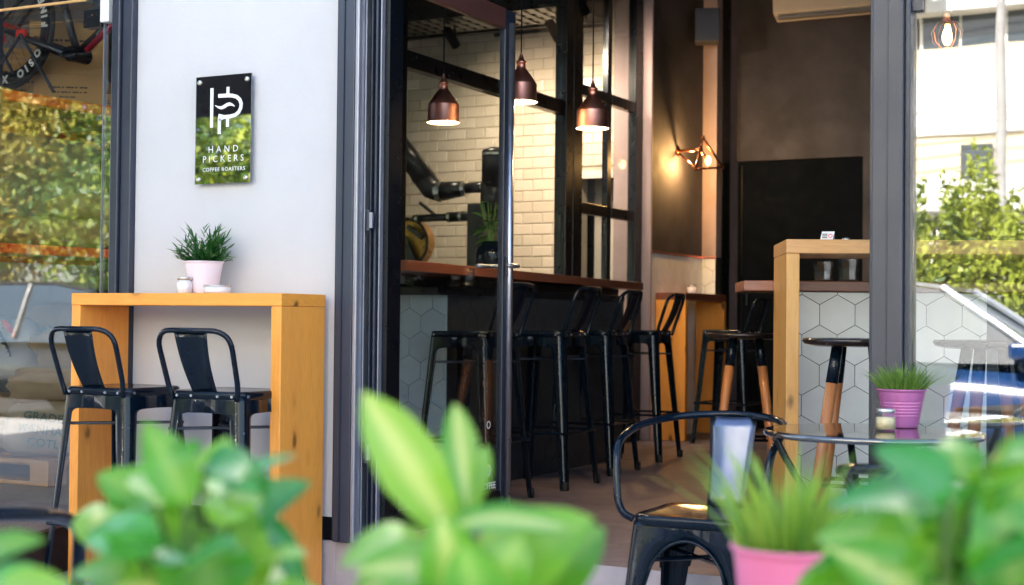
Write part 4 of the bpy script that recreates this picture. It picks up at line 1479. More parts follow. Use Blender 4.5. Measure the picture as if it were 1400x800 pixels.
p = top_pt(1157, 0.07)
tag(MB().lathe([(0, 0), (0.016, 0), (0.017, 0.004), (0.012, 0.009), (0, 0.011)], 20, cap=False).build('bottle_cap', M['tin'], loc=(p.x, p.y, zt + 0.001), smooth=True), 'small metal cap lying on top of the portal table', 'cap')


# ---- wooden legged stools
def wood_stool(label, x, y, rz, group='wooden legged stools'):
    t = thing('wooden_stool', label, 'stool', (x, y, ZF), rz, group)
    H = 0.765
    MB().lathe([(0.0, H - 0.028), (0.14, H - 0.028), (0.178, H - 0.020), (0.186, H - 0.008), (0.182, H), (0.165, H - 0.002), (0.0, H - 0.008)], 40, cap=False).build('seat', M['seat_dark'], t, smooth=True)
    for i in range(4):
        a = PI / 4 + i * PI / 2
        c, s_ = math.cos(a), math.sin(a)
        P0, P1 = Vector((0.085 * c, 0.085 * s_, H - 0.028)), Vector((0.215 * c, 0.215 * s_, 0.0))
        Pm = P0.lerp(P1, 0.165)
        l_ = MB().tube([Pm, P0.lerp(P1, 0.5), P1], [0.0205, 0.019, 0.015], 14).build('leg', M['beech'], t, smooth=True)
        MB().tube([P0, Pm + (P1 - P0) * 0.004], [0.019, 0.0213], 14).build('leg_socket', M['enamel'], l_, smooth=True)
    k = MB()
    for i in range(4):
        a, b = PI / 4 + i * PI / 2, PI / 4 + (i + 1) * PI / 2
        k.tube([(0.165 * math.cos(a), 0.165 * math.sin(a), 0.27), (0.165 * math.cos(b), 0.165 * math.sin(b), 0.27)], 0.007, 8)
    k.build('footrest', M['enamel'], t, smooth=True)
    return t


M['seat_dark'] = plain('dark_stained_seat', (0.020, 0.013, 0.012), 0.25, var=0.3, coat=0.3)
pA = at(1172, 466, Y=4.96)
wood_stool('wooden legged stool before the white hexagon tiles, beside the grey post', pA.x, 4.96, R(8))
pB = at(1356, 466, Y=4.93)
wood_stool('wooden legged stool seen through the right shop window', pB.x, 4.93, R(30))
pC = at(1020, 460, Y=6.6)
wood_stool('wooden legged stool in the dark behind the pine portal post', pC.x, 6.6, R(20))

# ---- caged bulb
p = at(1295, 48, Y=5.5)
t = thing('cage_lamp', 'hanging copper wire cage lamp with a glowing bulb behind the right window', 'pendant lamp', tuple(p))
k = MB()
for i in range(8):
    a = i * PI / 4
    pr = [(0.018, 0.052), (0.038, 0.045), (0.058, 0.012), (0.050, -0.028), (0.024, -0.052)]
    k.tube([(r_ * math.cos(a), r_ * math.sin(a), z) for r_, z in pr], 0.0016, 5)
for r_, z in ((0.018, 0.052), (0.024, -0.052)):
    k.tube([(r_ * math.cos(i * PI / 8), r_ * math.sin(i * PI / 8), z) for i in range(16)], 0.0016, 5, True)
k.build('cage', M['copper_wire'], t)
MB().lathe([(0.0, -0.04), (0.010, -0.037), (0.018, -0.02), (0.019, -0.002), (0.013, 0.022), (0.010, 0.038), (0.0, 0.038)], 16, cap=False).build('bulb', M['bulb'], t, smooth=True)
MB().lathe([(0.0, 0.09), (0.014, 0.09), (0.018, 0.075), (0.018, 0.04), (0.0, 0.04)], 16, cap=False).build('socket', M['copper_wire'], t, smooth=True)
MB().tube([(0, 0, 0.09), (0, 0, 3.795 - p.z)], 0.003, 6).build('cord', M['cream'], t)

# ================================================================== INSIDE: ROASTER
RY = 8.55
g = lambda px, py, y=RY: at(px, py, Y=y)
o0 = g(640, 330)
t = thing('coffee_roaster', 'black coffee roaster with fat flue pipes and a yellow front, behind the ledge', 'coffee roaster', (o0.x, RY, ZF))
o0 = Vector((o0.x, RY, ZF))
k = MB().tube([g(530, 178) - o0, g(584, 248) - o0], 0.075, 20)
k.build('flue_pipe', M['pipe'], t, smooth=True)
MB().tube([g(575, 238) - o0, g(590, 258) - o0, g(603, 262) - o0], [0.075, 0.077, 0.072], 20).build('flue_elbow', M['pipe'], t, smooth=True)
MB().tube([g(603, 262) - o0, g(634, 258) - o0], [0.068, 0.050], 20).build('flue_reducer', M['pipe'], t, smooth=True)
MB().tube([g(634, 258) - o0, g(672, 255) - o0], 0.036, 18).build('flue_pipe', M['pipe'], t, smooth=True)
for a, b, r_ in ((g(599, 262), g(606, 261.5), 0.075), (g(633, 258), g(638, 257.6), 0.052), (g(660, 256), g(664, 255.8), 0.040)):
    MB().tube([a - o0, b - o0], r_, 20).build('clamp', M['galv'], t)
MB().tube([g(566, 299) - o0, g(612, 297) - o0], 0.026, 14).build('air_pipe', M['pipe'], t, smooth=True)
MB().tube([g(612, 297) - o0, g(654, 295) - o0], 0.034, 14).build('air_pipe', M['pipe'], t, smooth=True)
for a, b, r_ in ((g(613, 297), g(617, 297), 0.037), (g(629, 296), g(633, 296), 0.037), (g(569, 299), g(573, 299), 0.03)):
    MB().tube([a - o0, b - o0], r_, 14).build('clamp', M['galv'], t)
MB().bar(g(574, 277) - o0, g(597, 296) - o0, 0.02, 0.02).build('brace', M['pipe'], t)
c_ = g(676, 225) - o0
MB().lathe([(0.0, -0.12), (0.085, -0.12), (0.085, 0.085), (0.075, 0.10), (0.04, 0.115), (0.0, 0.12)], 24, tuple(c_), False).build('cyclone', M['pipe'], t, smooth=True)
MB().lathe([(0.088, 0.06), (0.088, 0.075)], 24, tuple(c_)).build('clamp', M['galv'], t)
c_ = g(672, 262) - o0
MB().lathe([(0.075, -0.14), (0.075, 0.06)], 20, tuple(c_)).build('cyclone_neck', M['pipe'], t, smooth=True)
a_, b_ = g(648, 280) - o0, g(668, 380) - o0
MB().box(a_.x, b_.x, -0.1, 0.35, 0, a_.z).build('body', M['pipe'], t, bevel=0.01)
c_ = g(556, 332) - o0
yl = MB().tube([c_ + Vector((0, 0.02, 0)), c_ + Vector((0, 0.10, 0))], 0.165, 32).build('drum_front', M['brass'], t)
MB().tube([c_ + Vector((0.165 * math.cos(i * PI / 16), 0.0, 0.165 * math.sin(i * PI / 16))) for i in range(32)], 0.011, 8, True).build('drum_rim', M['pipe'], yl)
k = MB()
k.prism([(0.0, 0.05), (0.11, -0.16), (-0.2, -0.2), (-0.15, 0.0)], c_, (1, 0, 0), (0, 0, 1), 0.03)
k.build('hopper_door', M['pipe'], t)
MB().bar(c_ + Vector((0.02, -0.02, 0.11)), c_ + Vector((0.14, -0.02, 0.03)), 0.03, 0.03).build('window_bar', M['pipe'], t)
MB().box(-0.55, b_.x, 0.0, 0.4, 0.0, 0.95).build('base', M['pipe'], t)

# plant in a black vase on the ledge
V_ = at(671, 357, Z=1.272)
vx, vy = -3.60, at(671, 350, X=-3.60).y
t = thing('vase_plant', 'flowering plant in a glossy black vase on the red wooden ledge', 'potted plant', (vx, vy, 1.2715))
MB().lathe([(0.0, 0.0), (0.066, 0.0), (0.078, 0.01), (0.082, 0.09), (0.074, 0.125), (0.045, 0.145), (0.042, 0.16), (0.038, 0.16), (0.038, 0.14), (0.0, 0.12)], 28, cap=False).build('vase', M['enamel'], t, smooth=True)
rr_ = random.Random(5)


def leaf_mesh(name, L, W, curl=0.15, fold=0.12, belly=0.8, nx_=8, ny_=4):
    """A broad leaf lying along +y, ribbed at the middle, curling down to the tip."""
    k = MB()
    for i in range(nx_ + 1):
        f = i / nx_
        w = W * 0.5 * (math.sin(PI * min(1, f ** belly)) ** 0.75) * (1 - 0.12 * f) * (1 + 0.035 * math.sin(f * 23 + W * 900)) + 0.0006
        if i == nx_:
            w = 0.0004
        y = L * (f - 0.12 * curl * f * f)
        z = -curl * L * f * f + 0.10 * curl * L * math.sin(f * PI)
        for j in range(ny_ + 1):
            g_ = -1 + 2 * j / ny_
            k.v.append((w * g_, y, z + fold * w * (abs(g_) ** 1.3) + 0.03 * w * math.sin(f * 14 + g_ * 2)))
    n = ny_ + 1
    for i in range(nx_):
        for j in range(ny_):
            k.f.append((i * n + j, i * n + j + 1, (i + 1) * n + j + 1, (i + 1) * n + j))
    me = k.mesh(name, True)
    at_ = me.attributes.new('rib', 'FLOAT', 'POINT')
    at_.data.foreach_set('value', [1 - abs(-1 + 2 * j / ny_) for i in range(nx_ + 1) for j in range(n)])
    return me


def leaf_dir(o, base, tip, face, roll=0.0):
    """Lay a leaf from base towards tip with its upper side turned to 'face'."""
    base, tip, face = Vector(base), Vector(tip), Vector(face)
    y = (tip - base).normalized()
    z = face - y * face.dot(y)
    z.normalize()
    x = y.cross(z)
    m = Matrix(((x.x, y.x, z.x, base.x), (x.y, y.y, z.y, base.y), (x.z, y.z, z.z, base.z), (0, 0, 0, 1)))
    if roll:
        m = m @ Matrix.Rotation(roll, 4, 'Y')
    o.matrix_local = m


lm = leaf_mesh('leaf', 0.07, 0.034, 0.3)
for i in range(46):
    a = rr_.uniform(0, 2 * PI)
    el = rr_.uniform(0.1, 1)
    b = Vector((0.05 * math.cos(a) * rr_.random(), 0.05 * math.sin(a) * rr_.random(), 0.14 + 0.22 * el * rr_.uniform(0.4, 1)))
    d = Vector((math.cos(a), math.sin(a), rr_.uniform(-0.3, 0.8)))
    o = add('leaf', lm, M['shrub_leaf'], t)
    leaf_dir(o, b, b + d, (d.x * -0.3, -0.4, 1))
k = MB()
for i in range(9):
    a = i * 0.7
    k.tube([(0, 0, 0.12), (0.03 * math.cos(a), 0.03 * math.sin(a), 0.25), (0.06 * math.cos(a), 0.06 * math.sin(a), 0.36)], 0.003, 5)
k.build('stem', M['stem'], t)
# glasses and bottles on the coping of the low wall
M['label_paper'] = plain('grey_label', (0.35, 0.36, 0.38), 0.7)
p = at(545, 386, Y=5.86)
t = thing('jar_bottle', 'dark storage jar with a grey label at the end of the bar wall', 'jar', (at(545, 386, Y=5.86).x, 5.86, 1.174))
MB().lathe([(0, 0), (0.03, 0), (0.034, 0.005), (0.034, 0.06), (0.026, 0.072), (0.026, 0.09), (0, 0.09)], 20, cap=False).build('jar_body', M['enamel'], t, smooth=True)
MB().lathe([(0.0346, 0.014), (0.0346, 0.055)], 20, cap=False).build('paper_label', M['label_paper'], t)
for px, lab in ((572, 'slim clear glass at the left on the bar wall coping, behind the glass door'), (623, 'clear glass on the bar wall coping, second from the door stile'), (642, 'clear glass on the bar wall coping nearest the door stile')):
    p = at(px, 388, Y=5.86)
    t = thing('drinking_glass', lab, 'glass', (p.x, 5.86, 1.174), 0, 'glasses on the bar wall coping')
    MB().lathe([(0, 0), (0.022, 0), (0.026, 0.085), (0.0245, 0.085), (0.021, 0.008), (0, 0.007)], 18, cap=False).build('tumbler', M['tumbler'], t, smooth=True)
# yellow green bag behind the partition
p0, p1 = at(800, 516, Y=9.05), at(840, 604, Y=9.05)
t = thing('yellow_sack', 'yellow green plastic sack on the floor behind the glass partition', 'sack', ((p0.x + p1.x) / 2, 9.08, ZF))
M['yellow'] = plain('yellow_green_plastic', (0.50, 0.46, 0.12), 0.35, var=0.3, scale=9)
wd = (p1.x - p0.x) / 2


def blob(name, sx, sy, sz, mat, parent, seed, loc=(0, 0, 0), rot=None, e=0.55, dent=0.08, tie=False, n=20, m=14):
    """A filled sack: a soft cushion with dents and folds, resting on z = 0."""
    r_ = random.Random(seed)
    ph = [r_.uniform(0, 6.28) for _ in range(8)]
    k = MB()
    sg = lambda v, p: math.copysign(abs(v) ** p, v)
    for i in range(m + 1):
        la = -PI / 2 + PI * i / m
        for j in range(n):
            lo_ = 2 * PI * j / n
            x, y, z = sg(math.cos(la), e) * sg(math.cos(lo_), e), sg(math.cos(la), e) * sg(math.sin(lo_), e), sg(math.sin(la), e)
            d = 1 + dent * (math.sin(3 * x + ph[0] + 2 * z) * math.cos(2.5 * y + ph[1]) + 0.6 * math.sin(6 * z + 4 * x + ph[2]) + 0.4 * math.sin(9 * y + 5 * z + ph[3]))
            if tie and z > 0.5:
                q = (z - 0.5) / 0.5
                x *= 1 - 0.55 * q
                y *= 1 - 0.55 * q
            k.v.append((x * sx * d, y * sy * d, (z * (1 + (d - 1) * 0.5) + 1) * sz))
    for i in range(m):
        for j in range(n):
            k.f.append((i * n + j, i * n + (j + 1) % n, (i + 1) * n + (j + 1) % n, (i + 1) * n + j))
    return k.build(name, mat, parent, loc=loc, rot=rot, smooth=True)


blob('bag', wd * 1.3, 0.05, (p0.z - ZF) / 2, M['yellow'], t, 4, dent=0.1)

# ================================================================== THE COFFEE STORE BEHIND THE LEFT WINDOW
RX = -4.82
zu0, zu1 = at(160, 160, X=RX).z, at(160, 147, X=RX).z
zl0, zl1 = at(80, 349, X=RX).z, at(80, 336, X=RX).z
t = thing('pallet_rack', 'orange red pallet rack with boxes and coffee sacks behind the left window', 'rack', (RX - 0.45, 5.2, ZF), R(-6))
Wr = lambda x0, x1, y0, y1, z0, z1: MB().box(x0 - RX + 0.45, x1 - RX + 0.45, y0 - 5.2, y1 - 5.2, z0 - ZF, z1 - ZF)
for xx in (RX - 0.05, RX - 0.95):
    Wr(xx, xx + 0.05, 4.60, 5.9, zu0, zu1).build('beam', M['red'], t, bevel=0.004)
    Wr(xx, xx + 0.05, 4.60, 5.9, zl0, zl1).build('beam', M['red'], t, bevel=0.004)
for y in (4.515, 5.902):
    for xx in (RX - 0.06, RX - 0.96):
        Wr(xx, xx + 0.07, y, y + 0.085, ZF, 3.2).build('upright', M['frame'], t, bevel=0.004)
for z in (zu0 + 0.03, zl0 + 0.03):
    for i in range(7):
        y = 4.61 + i * 0.183
        Wr(RX - 0.89, RX - 0.053, y, y + 0.174, z, z + 0.018).build('shelf_plank', M['red_dark'], t)
for i in range(4):
    Wr(RX - 0.889, RX - 0.054, 4.63 + i * 0.37, 4.68 + i * 0.37, zu0 - 0.02, zu0 + 0.0295).build('crossbar', M['black'], t)


def carton(label, px, py, Y, w, d, h, z, rz):
    p = at(px, py, Y=Y)
    t = thing('cardboard_box', label, 'box', (p.x, Y, z), rz, 'cardboard boxes on the rack')
    MB().box(-w / 2, w / 2, -d / 2, d / 2, 0, h).build('carton', M['card'], t, bevel=0.004)
    MB().box(-w / 2 - 0.0006, w / 2 + 0.0006, -0.03, 0.03, h - 0.05, h + 0.0006).build('tape', M['cream'], t)
    k = MB()
    for i, (a, b) in enumerate(((-0.28, 0.30), (-0.20, 0.28), (-0.12, 0.12))):
        for j in range(9):
            f0 = a + (b - a) * j / 9
            k.box(f0 * w, (f0 + (b - a) / 9 * (0.5 + 0.4 * ((i * 7 + j * 5) % 3) / 2)) * w, -d / 2 - 0.0012, -d / 2 - 0.0004, h * (0.62 - i * 0.13), h * (0.66 - i * 0.13))
    k.build('printing', M['ink'], t)
    return t


zd = zu0 + 0.05
carton('large cardboard box on top of another one, behind the bicycle wheel', 95, 100, 5.34, 0.35, 0.28, 0.255, zd + 0.182, R(38))
carton('cardboard box at the bottom of the stack on the red rack', 100, 130, 5.34, 0.33, 0.28, 0.180, zd, R(34))
carton('pale cardboard box on the rack, left of the stacked boxes', 30, 90, 5.36, 0.40, 0.26, 0.34, zd, R(36))
carton('low open cardboard tray at the right end of the red rack', 148, 140, 5.46, 0.22, 0.22, 0.10, zd, R(30))

# ---- bicycle
Y0 = 5.08
g = lambda px, py: at(px, py, Y=Y0)
hub = g(11, 38)
t = thing('hanging_bicycle', 'black racing bicycle with pink red stripe hung above the rack behind the left window', 'bicycle', tuple(hub))
wh = bpy.data.objects.new('rear_wheel', None)
C.objects.link(wh)
wh.parent = t
RW = 0.292
MB().tube([(RW * math.cos(i * PI / 32), 0, RW * math.sin(i * PI / 32)) for i in range(64)], 0.0125, 10, True).build('tyre', M['rubber'], wh, smooth=True)
k = MB()
prof = [(RW - 0.012, -0.011), (RW - 0.055, -0.013), (RW - 0.072, -0.004), (RW - 0.072, 0.004), (RW - 0.055, 0.013), (RW - 0.012, 0.011)]
k.lathe(prof, 64, cap=False)
rim = k.build('rim', M['bike'], wh, rot=(R(90), 0, 0), smooth=True)
k = MB()
for i in range(12):
    a = i * PI / 6
    for s_ in (-1, 1):
        a2 = a + s_ * 0.09
        k.tube([(0.02 * math.cos(a + s_ * 1.2), s_ * 0.025, 0.02 * math.sin(a + s_ * 1.2)), ((RW - 0.07) * math.cos(a2), 0, (RW - 0.07) * math.sin(a2))], 0.0014, 4)
k.build('spokes', M['frame_mid'], wh)
MB().tube([(0, -0.06, 0), (0, 0.06, 0)], 0.022, 14).build('hub', M['red'], wh, smooth=True)
for txt, a0, st_ in (("X-", -100, 9), ("VISION", -64, 9.5), ("TRIMAX", 4, 9)):
    pass
for ch, ang in (("-", -98), ("X", -90), ("O", -66), ("I", -56), ("S", -47), ("O", -34), ("F", -2), ("I", 7), ("N", 15), ("E", 25)):
    a = R(ang)
    rr0 = RW - 0.036
    add('lettering', text_mesh(ch, 0.050, 1, bold=0.003), M['letter'], wh, loc=(rr0 * math.cos(a), -0.0155, rr0 * math.sin(a)), rot=Euler((R(90), 0, 0)).to_matrix().to_euler() if False else None).matrix_local = \
        Matrix.Translation((rr0 * math.cos(a), -0.0155, rr0 * math.sin(a))) @ Matrix.Rotation(-(a + PI / 2 + PI) if False else -(a - PI / 2) + PI, 4, 'Y') @ Matrix.Rotation(R(90), 4, 'X')
q = lambda px, py, dy=0.0: g(px, py) - hub + Vector((0, dy, 0))
bb = q(107, 76)
MB().tube([q(11, 40, -0.07), bb + Vector((-0.03, -0.06, 0))], [0.014, 0.020], 12).build('chain_stay', M['bike'], t, smooth=True)
MB().tube([q(11, 40, 0.07), bb + Vector((-0.03, 0.06, 0))], [0.014, 0.020], 12).build('chain_stay', M['bike'], t, smooth=True)
MB().tube([bb + Vector((0, -0.055, 0)), bb + Vector((0, 0.055, 0))], 0.036, 20).build('bottom_bracket', M['bike'], t)
st_top = bb + (q(84, -6) - bb).normalized() * 0.50
MB().tube([bb, st_top], 0.019, 14).build('seat_tube', M['bike'], t, smooth=True)
dtip = bb + (q(160, 24) - bb).normalized() * 0.66
MB().tube([bb, dtip], [0.026, 0.024], 14).build('down_tube', M['bike'], t, smooth=True)
dd = (dtip - bb).normalized()
nn = Vector((dd.z, 0, -dd.x)) * 0.017
MB().tube([bb + dd * 0.06 + nn + Vector((0, -0.008, 0)), dtip + nn + Vector((0, -0.008, 0))], 0.0165, 10).build('stripe', M['bike_red'], t, smooth=True)
MB().tube([st_top, dtip + Vector((-0.02, 0, 0.05))], 0.018, 12).build('top_tube', M['bike'], t, smooth=True)
for s_ in (-0.06, 0.06):
    MB().tube([q(11, 36, s_), st_top + Vector((0, s_ * 0.3, -0.06))], 0.010, 10).build('seat_stay', M['bike'], t, smooth=True)
for px, py in ((16, 57), (46, 50)):
    c_ = q(px, py, -0.075)
    MB().box(c_.x - 0.03, c_.x + 0.03, c_.y - 0.014, c_.y + 0.014, c_.z - 0.022, c_.z + 0.02).build('brake_caliper', M['red'], t, bevel=0.008)
for a, b in (((50, 52), (95, 130)), ((50, 52), (0, 130)), ((16, 60), (40, 105)), ((14, 60), (-20, 95))):
    MB().tube([q(*a, -0.10), q(*b, -0.10)], 0.008, 8).build('stand_rod', M['frame'], t)
MB().tube([q(140, 30, 0.02), q(140, -60, 0.02)], 0.004, 6).build('hanging_cable', M['black'], t)

# ---- sacks and pallet
t = thing('wooden_pallet', 'pale wooden pallet on the shop floor under the burlap sacks', 'pallet', (-5.75, 5.55, ZF))
zp = at(30, 628, Y=5.12).z - ZF
for i in range(5):
    MB().box(-0.6, 0.6, -0.42 + i * 0.19, -0.42 + i * 0.19 + 0.13, zp - 0.02, zp).build('deck_board', M['pine_pale_x'], t)
for x in (-0.6, -0.06, 0.48):
    for y in (-0.42, 0.24):
        MB().box(x, x + 0.12, y, y + 0.12, 0.02, zp - 0.0205).build('block', M['pine_pale_x'], t)
for y in (-0.42, 0.24):
    MB().box(-0.6, 0.6, y, y + 0.12, 0.001, 0.0195).build('bottom_board', M['pine_pale_x'], t)
zpp = ZF + zp


def sack(label, px, py, Y, sx, sy, sz, z, mat, seed, rz=0.2, **k):
    p = at(px, py, Y=Y)
    t = thing('coffee_sack', label, 'sack', (p.x, Y, z), rz, 'coffee sacks')
    blob('sackcloth', sx, sy, sz, M[mat], t, seed, **k)
    return t


s1 = sack('bulging pale burlap sack with teal print, on the pallet behind the left window', 64, 590, 5.30, 0.20, 0.17, 0.135, zpp + 0.002, 'sackcloth', 11, R(40), dent=0.05)
for i, txt in enumerate(("GRADE", "MANHAL", "COTL")):
    add('lettering', text_mesh(txt, 0.055, 1.05, bold=0.001), M['ink_teal'], s1, loc=(0.0, -0.187, 0.20 - i * 0.062), rot=(R(90), R(8), 0))
sack('brown burlap sack at the left edge of the picture, on the pallet', 5, 590, 5.35, 0.14, 0.14, 0.15, zpp + 0.002, 'burlap', 12, R(20), dent=0.06)
sack('slumped tan sack top lying on the printed burlap sack', 72, 540, 5.34, 0.20, 0.13, 0.085, zpp + 0.262, 'burlap', 13, R(50), dent=0.12)
sack('small tied burlap sack beside the pine table end', 92, 520, 5.42, 0.15, 0.12, 0.11, zpp + 0.43, 'burlap', 14, R(30), tie=True, dent=0.16)
s5 = sack('white sack with red and black emblem at the left edge of the window', 14, 500, 5.50, 0.16, 0.13, 0.16, zpp + 0.36, 'sack_white', 15, R(35), dent=0.06)
k = MB()
for i in range(5):
    k.stroke([(0.01 * i - 0.06 + 0.05 * math.cos(a / 6), -0.02 * i + 0.07 * math.sin(a / 6)) for a in range(0, 10)], 0.009, (0, -0.150, 0.20), (1, 0, 0), (0, 0, 1), 0.002)
k.build('emblem', M['ink'], s5)
k = MB()
for i in range(3):
    k.stroke([(0.01 * i - 0.02 + 0.05 * math.cos(a / 6), 0.06 - 0.02 * i + 0.04 * math.sin(a / 6)) for a in range(0, 10)], 0.014, (0, -0.152, 0.20), (1, 0, 0), (0, 0, 1), 0.002)
k.build('emblem', M['red'], s5)
s6 = sack('burlap sack with green lettering behind the small tied sack', 78, 462, 5.75, 0.18, 0.15, 0.17, zpp + 0.42, 'burlap', 16, R(38), dent=0.06)
add('lettering', text_mesh("AYA", 0.07, 1.1, bold=0.002), M['ink_teal'], s6, loc=(0.0, -0.165, 0.19), rot=(R(90), 0, 0))
M['black_plastic'] = plain('black_plastic_film', (0.012, 0.014, 0.018), 0.25, var=0.3)
sack('black plastic bale behind the sacks, at the foot of the rack', 50, 500, 5.95, 0.42, 0.16, 0.36, ZF + 0.002, 'black_plastic', 17, R(35), dent=0.04)
zd = zl0 + 0.05
sack('tan sack lying on the lower red beam of the rack, right pile below', 134, 325, 5.22, 0.24, 0.14, 0.07, zd, 'burlap', 18, R(60), dent=0.06)
sack('tan sack lying across another sack on the lower shelf of the rack', 138, 300, 5.24, 0.24, 0.14, 0.065, zd + 0.124, 'burlap', 19, R(66), dent=0.06)
sack('tan sack at the left on the lower shelf of the rack', 30, 320, 4.92, 0.24, 0.14, 0.07, zd, 'burlap', 20, R(55), dent=0.06)

# ================================================================== THE STREET (seen mirrored in the panes)
def leaf_cloud(pts, size, rng, flat=0.3):
    """Many small leaf faces at the given points."""
    n = len(pts)
    d = rng.normal(size=(n, 3))
    d /= np.linalg.norm(d, axis=1)[:, None]
    e = rng.normal(size=(n, 3))
    e -= d * (e * d).sum(1)[:, None]
    e /= np.linalg.norm(e, axis=1)[:, None]
    s_ = size * rng.uniform(0.6, 1.3, size=(n, 1))
    a, b = d * s_, e * s_ * 0.5
    v = np.stack([pts - a, pts - b * 0.9, pts + a, pts + b * 0.9], 1).reshape(-1, 3)
    f = np.arange(n * 4).reshape(-1, 4)
    me = bpy.data.meshes.new('crown')
    me.from_pydata(v.tolist(), [], f.tolist())
    me.update()
    return me


def street_tree(label, x, y, h, cr, seed, mat, group, n=15000):
    rng = np.random.default_rng(seed)
    t = thing('street_tree', label, 'tree', (x, y, 0), 0, group)
    k = MB()
    pts = [(0, 0, -0.02), (0.03, 0.02, h * 0.25), (-0.04, 0.03, h * 0.5), (0.0, 0.0, h * 0.85)]
    k.tube(curve(pts, 5), [0.13 - 0.006 * i for i in range(16)], 10)
    k.build('trunk', M['bark'], t, smooth=True)
    cl = []
    k = MB()
    for i in range(16):
        a = rng.uniform(0, 2 * PI)
        z = h * rng.uniform(0.25, 0.95)
        q = cr * rng.uniform(0.3, 1.0) * math.sin(PI * min(0.95, (z / h) ** 0.9))
        c = np.array([q * math.cos(a), q * math.sin(a), z])
        k.tube([(0, 0, z * 0.75), tuple(c * 0.6 + np.array([0, 0, z * 0.36])), tuple(c)], [0.05, 0.03, 0.012], 6)
        m = n // 16
        p = rng.normal(size=(m, 3)) * np.array([0.42, 0.42, 0.30]) * cr * 0.62
        cl.append(p + c)
    k.build('limb', M['bark'], t)
    p = np.concatenate(cl)
    p = p[p[:, 2] > 0.15]
    add('crown', leaf_cloud(p, 0.07, rng), M[mat], t)
    return t


G_TR = 'street trees across the road'
for i, (x, y, h, cr, m) in enumerate(((-20.2, -8.8, 5.0, 1.9, 'autumn'), (-18.2, -8.2, 5.6, 1.9, 'autumn'), (-16.4, -8.7, 5.4, 1.9, 'tree'), (-14.6, -8.2, 4.6, 1.9, 'hedge'), (-13.0, -8.5, 4.4, 1.8, 'hedge'), (-11.0, -8.4, 3.3, 1.7, 'hedge'), (-8.8, -8.6, 3.4, 1.7, 'hedge'))):
    lab = ['yellow and orange autumn tree at the far end of the street row', 'taller autumn tree with orange leaves next to the far end of the row', 'tall green street tree beside the autumn trees', 'dense green street tree mirrored in the wall sign',
           'dense green street tree, third from the apartment house end', 'low dense green street tree, second from the apartment house end', 'low dense green street tree nearest the cypress hedge'][i]
    lab_ = {'autumn': 'tree with yellow and orange autumn leaves across the road', 'tree': 'tall green street tree standing between the autumn trees', 'hedge': 'dense green street tree beside the others across the road'}[m]
    street_tree(lab, x, y, h, cr, 40 + i, m, G_TR)


def cypress(x, y, h, r_, seed, label):
    rng = np.random.default_rng(seed)
    t = thing('cypress_shrub', label, 'shrub', (x, y, 0), 0, 'cypress hedge across the road')
    n = 9000
    z = rng.beta(1.2, 1.3, n) * h
    a = rng.uniform(0, 2 * PI, n)
    sp = h * (0.72 + 0.28 * np.sin(a * 2.5 + seed) * np.cos(a * 1.5 + seed * 2))
    z = np.minimum(z, sp * rng.uniform(0.7, 1.05, n))
    prof = r_ * np.sqrt(np.clip(1 - (z / (h * 1.02)) ** 1.5, 0, 1)) * (1 + 0.42 * np.sin(a * 4 + z * 5 + seed) * np.sin(z * 3.1 + a + seed))
    q = prof * np.sqrt(rng.uniform(0.25, 1, n))
    p = np.stack([q * np.cos(a), q * np.sin(a), z + 0.05], 1)
    add('foliage', leaf_cloud(p, 0.05, rng), M['hedge'], t)
    MB().tube([(0, 0, -0.02), (0, 0, h * 0.8)], [0.05, 0.015], 8).build('stem', M['bark'], t)


hr = random.Random(9)
for i in range(13):
    cypress(-6.6 + i * 0.66 + hr.uniform(-0.1, 0.1), -7.6 + hr.uniform(-0.2, 0.2), hr.uniform(2.3, 3.5), hr.uniform(0.5, 0.65), 70 + i, 'feathery cypress shrub in the street hedge, %s' % ('first at the tree end', 'second from the tree end', 'third from the tree end', 'fourth from the tree end', 'fifth from the tree end', 'sixth from the tree end', 'the middle one of the row', 'sixth from the far end', 'fifth from the far end', 'fourth from the far end', 'third from the far end', 'second from the far end', 'last at the far end')[i])

t = thing('board_fence', 'weathered wooden board fence behind the street trees', 'fence', (-15, -7.0, 0))
M['old_wood'] = wood('weathered_board', (0.27, 0.19, 0.13), (0.08, 0.05, 0.03), (10, 10, 1.0), 0.8)
pb_ = MB().box(-0.055, 0.055, -0.01, 0.01, 0.04, 1.35).mesh('board')
for i in range(92):
    add('board', pb_, M['old_wood'], t, loc=(-5.6 + i * 0.125, 0, random.uniform(-0.03, 0.02)))
for z in (0.35, 1.05):
    MB().box(-5.7, 5.9, -0.055, -0.011, z, z + 0.07).build('rail', M['old_wood'], t)

# apartment house
t = thing('apartment_house', 'white and sand coloured apartment house with long balcony bands across the road', 'building', (-2, -15, 0))
M['sand'] = plain('sand_render', (0.78, 0.67, 0.48), 0.85, var=0.05, scale=1)
M['white_wall'] = plain('white_render', (0.80, 0.79, 0.77), 0.8, var=0.04, scale=1)
M['win'] = plain('dark_window_glass', (0.04, 0.06, 0.08), 0.05, var=0.1, spec=0.8)
MB().box(-10, 9, -8, -0.9, 0, 13).build('wall', M['white_wall'], t)
MB().box(-10.2, 9.2, -0.899, 0.0, 0.0, 2.55).build('wall', M['white_wall'], t)
def bl_(x0, x1, y0, y1, z0, z1, name, m):
    return MB().box(x0, x1, y0, y1, z0, z1).build(name, M[m], t)


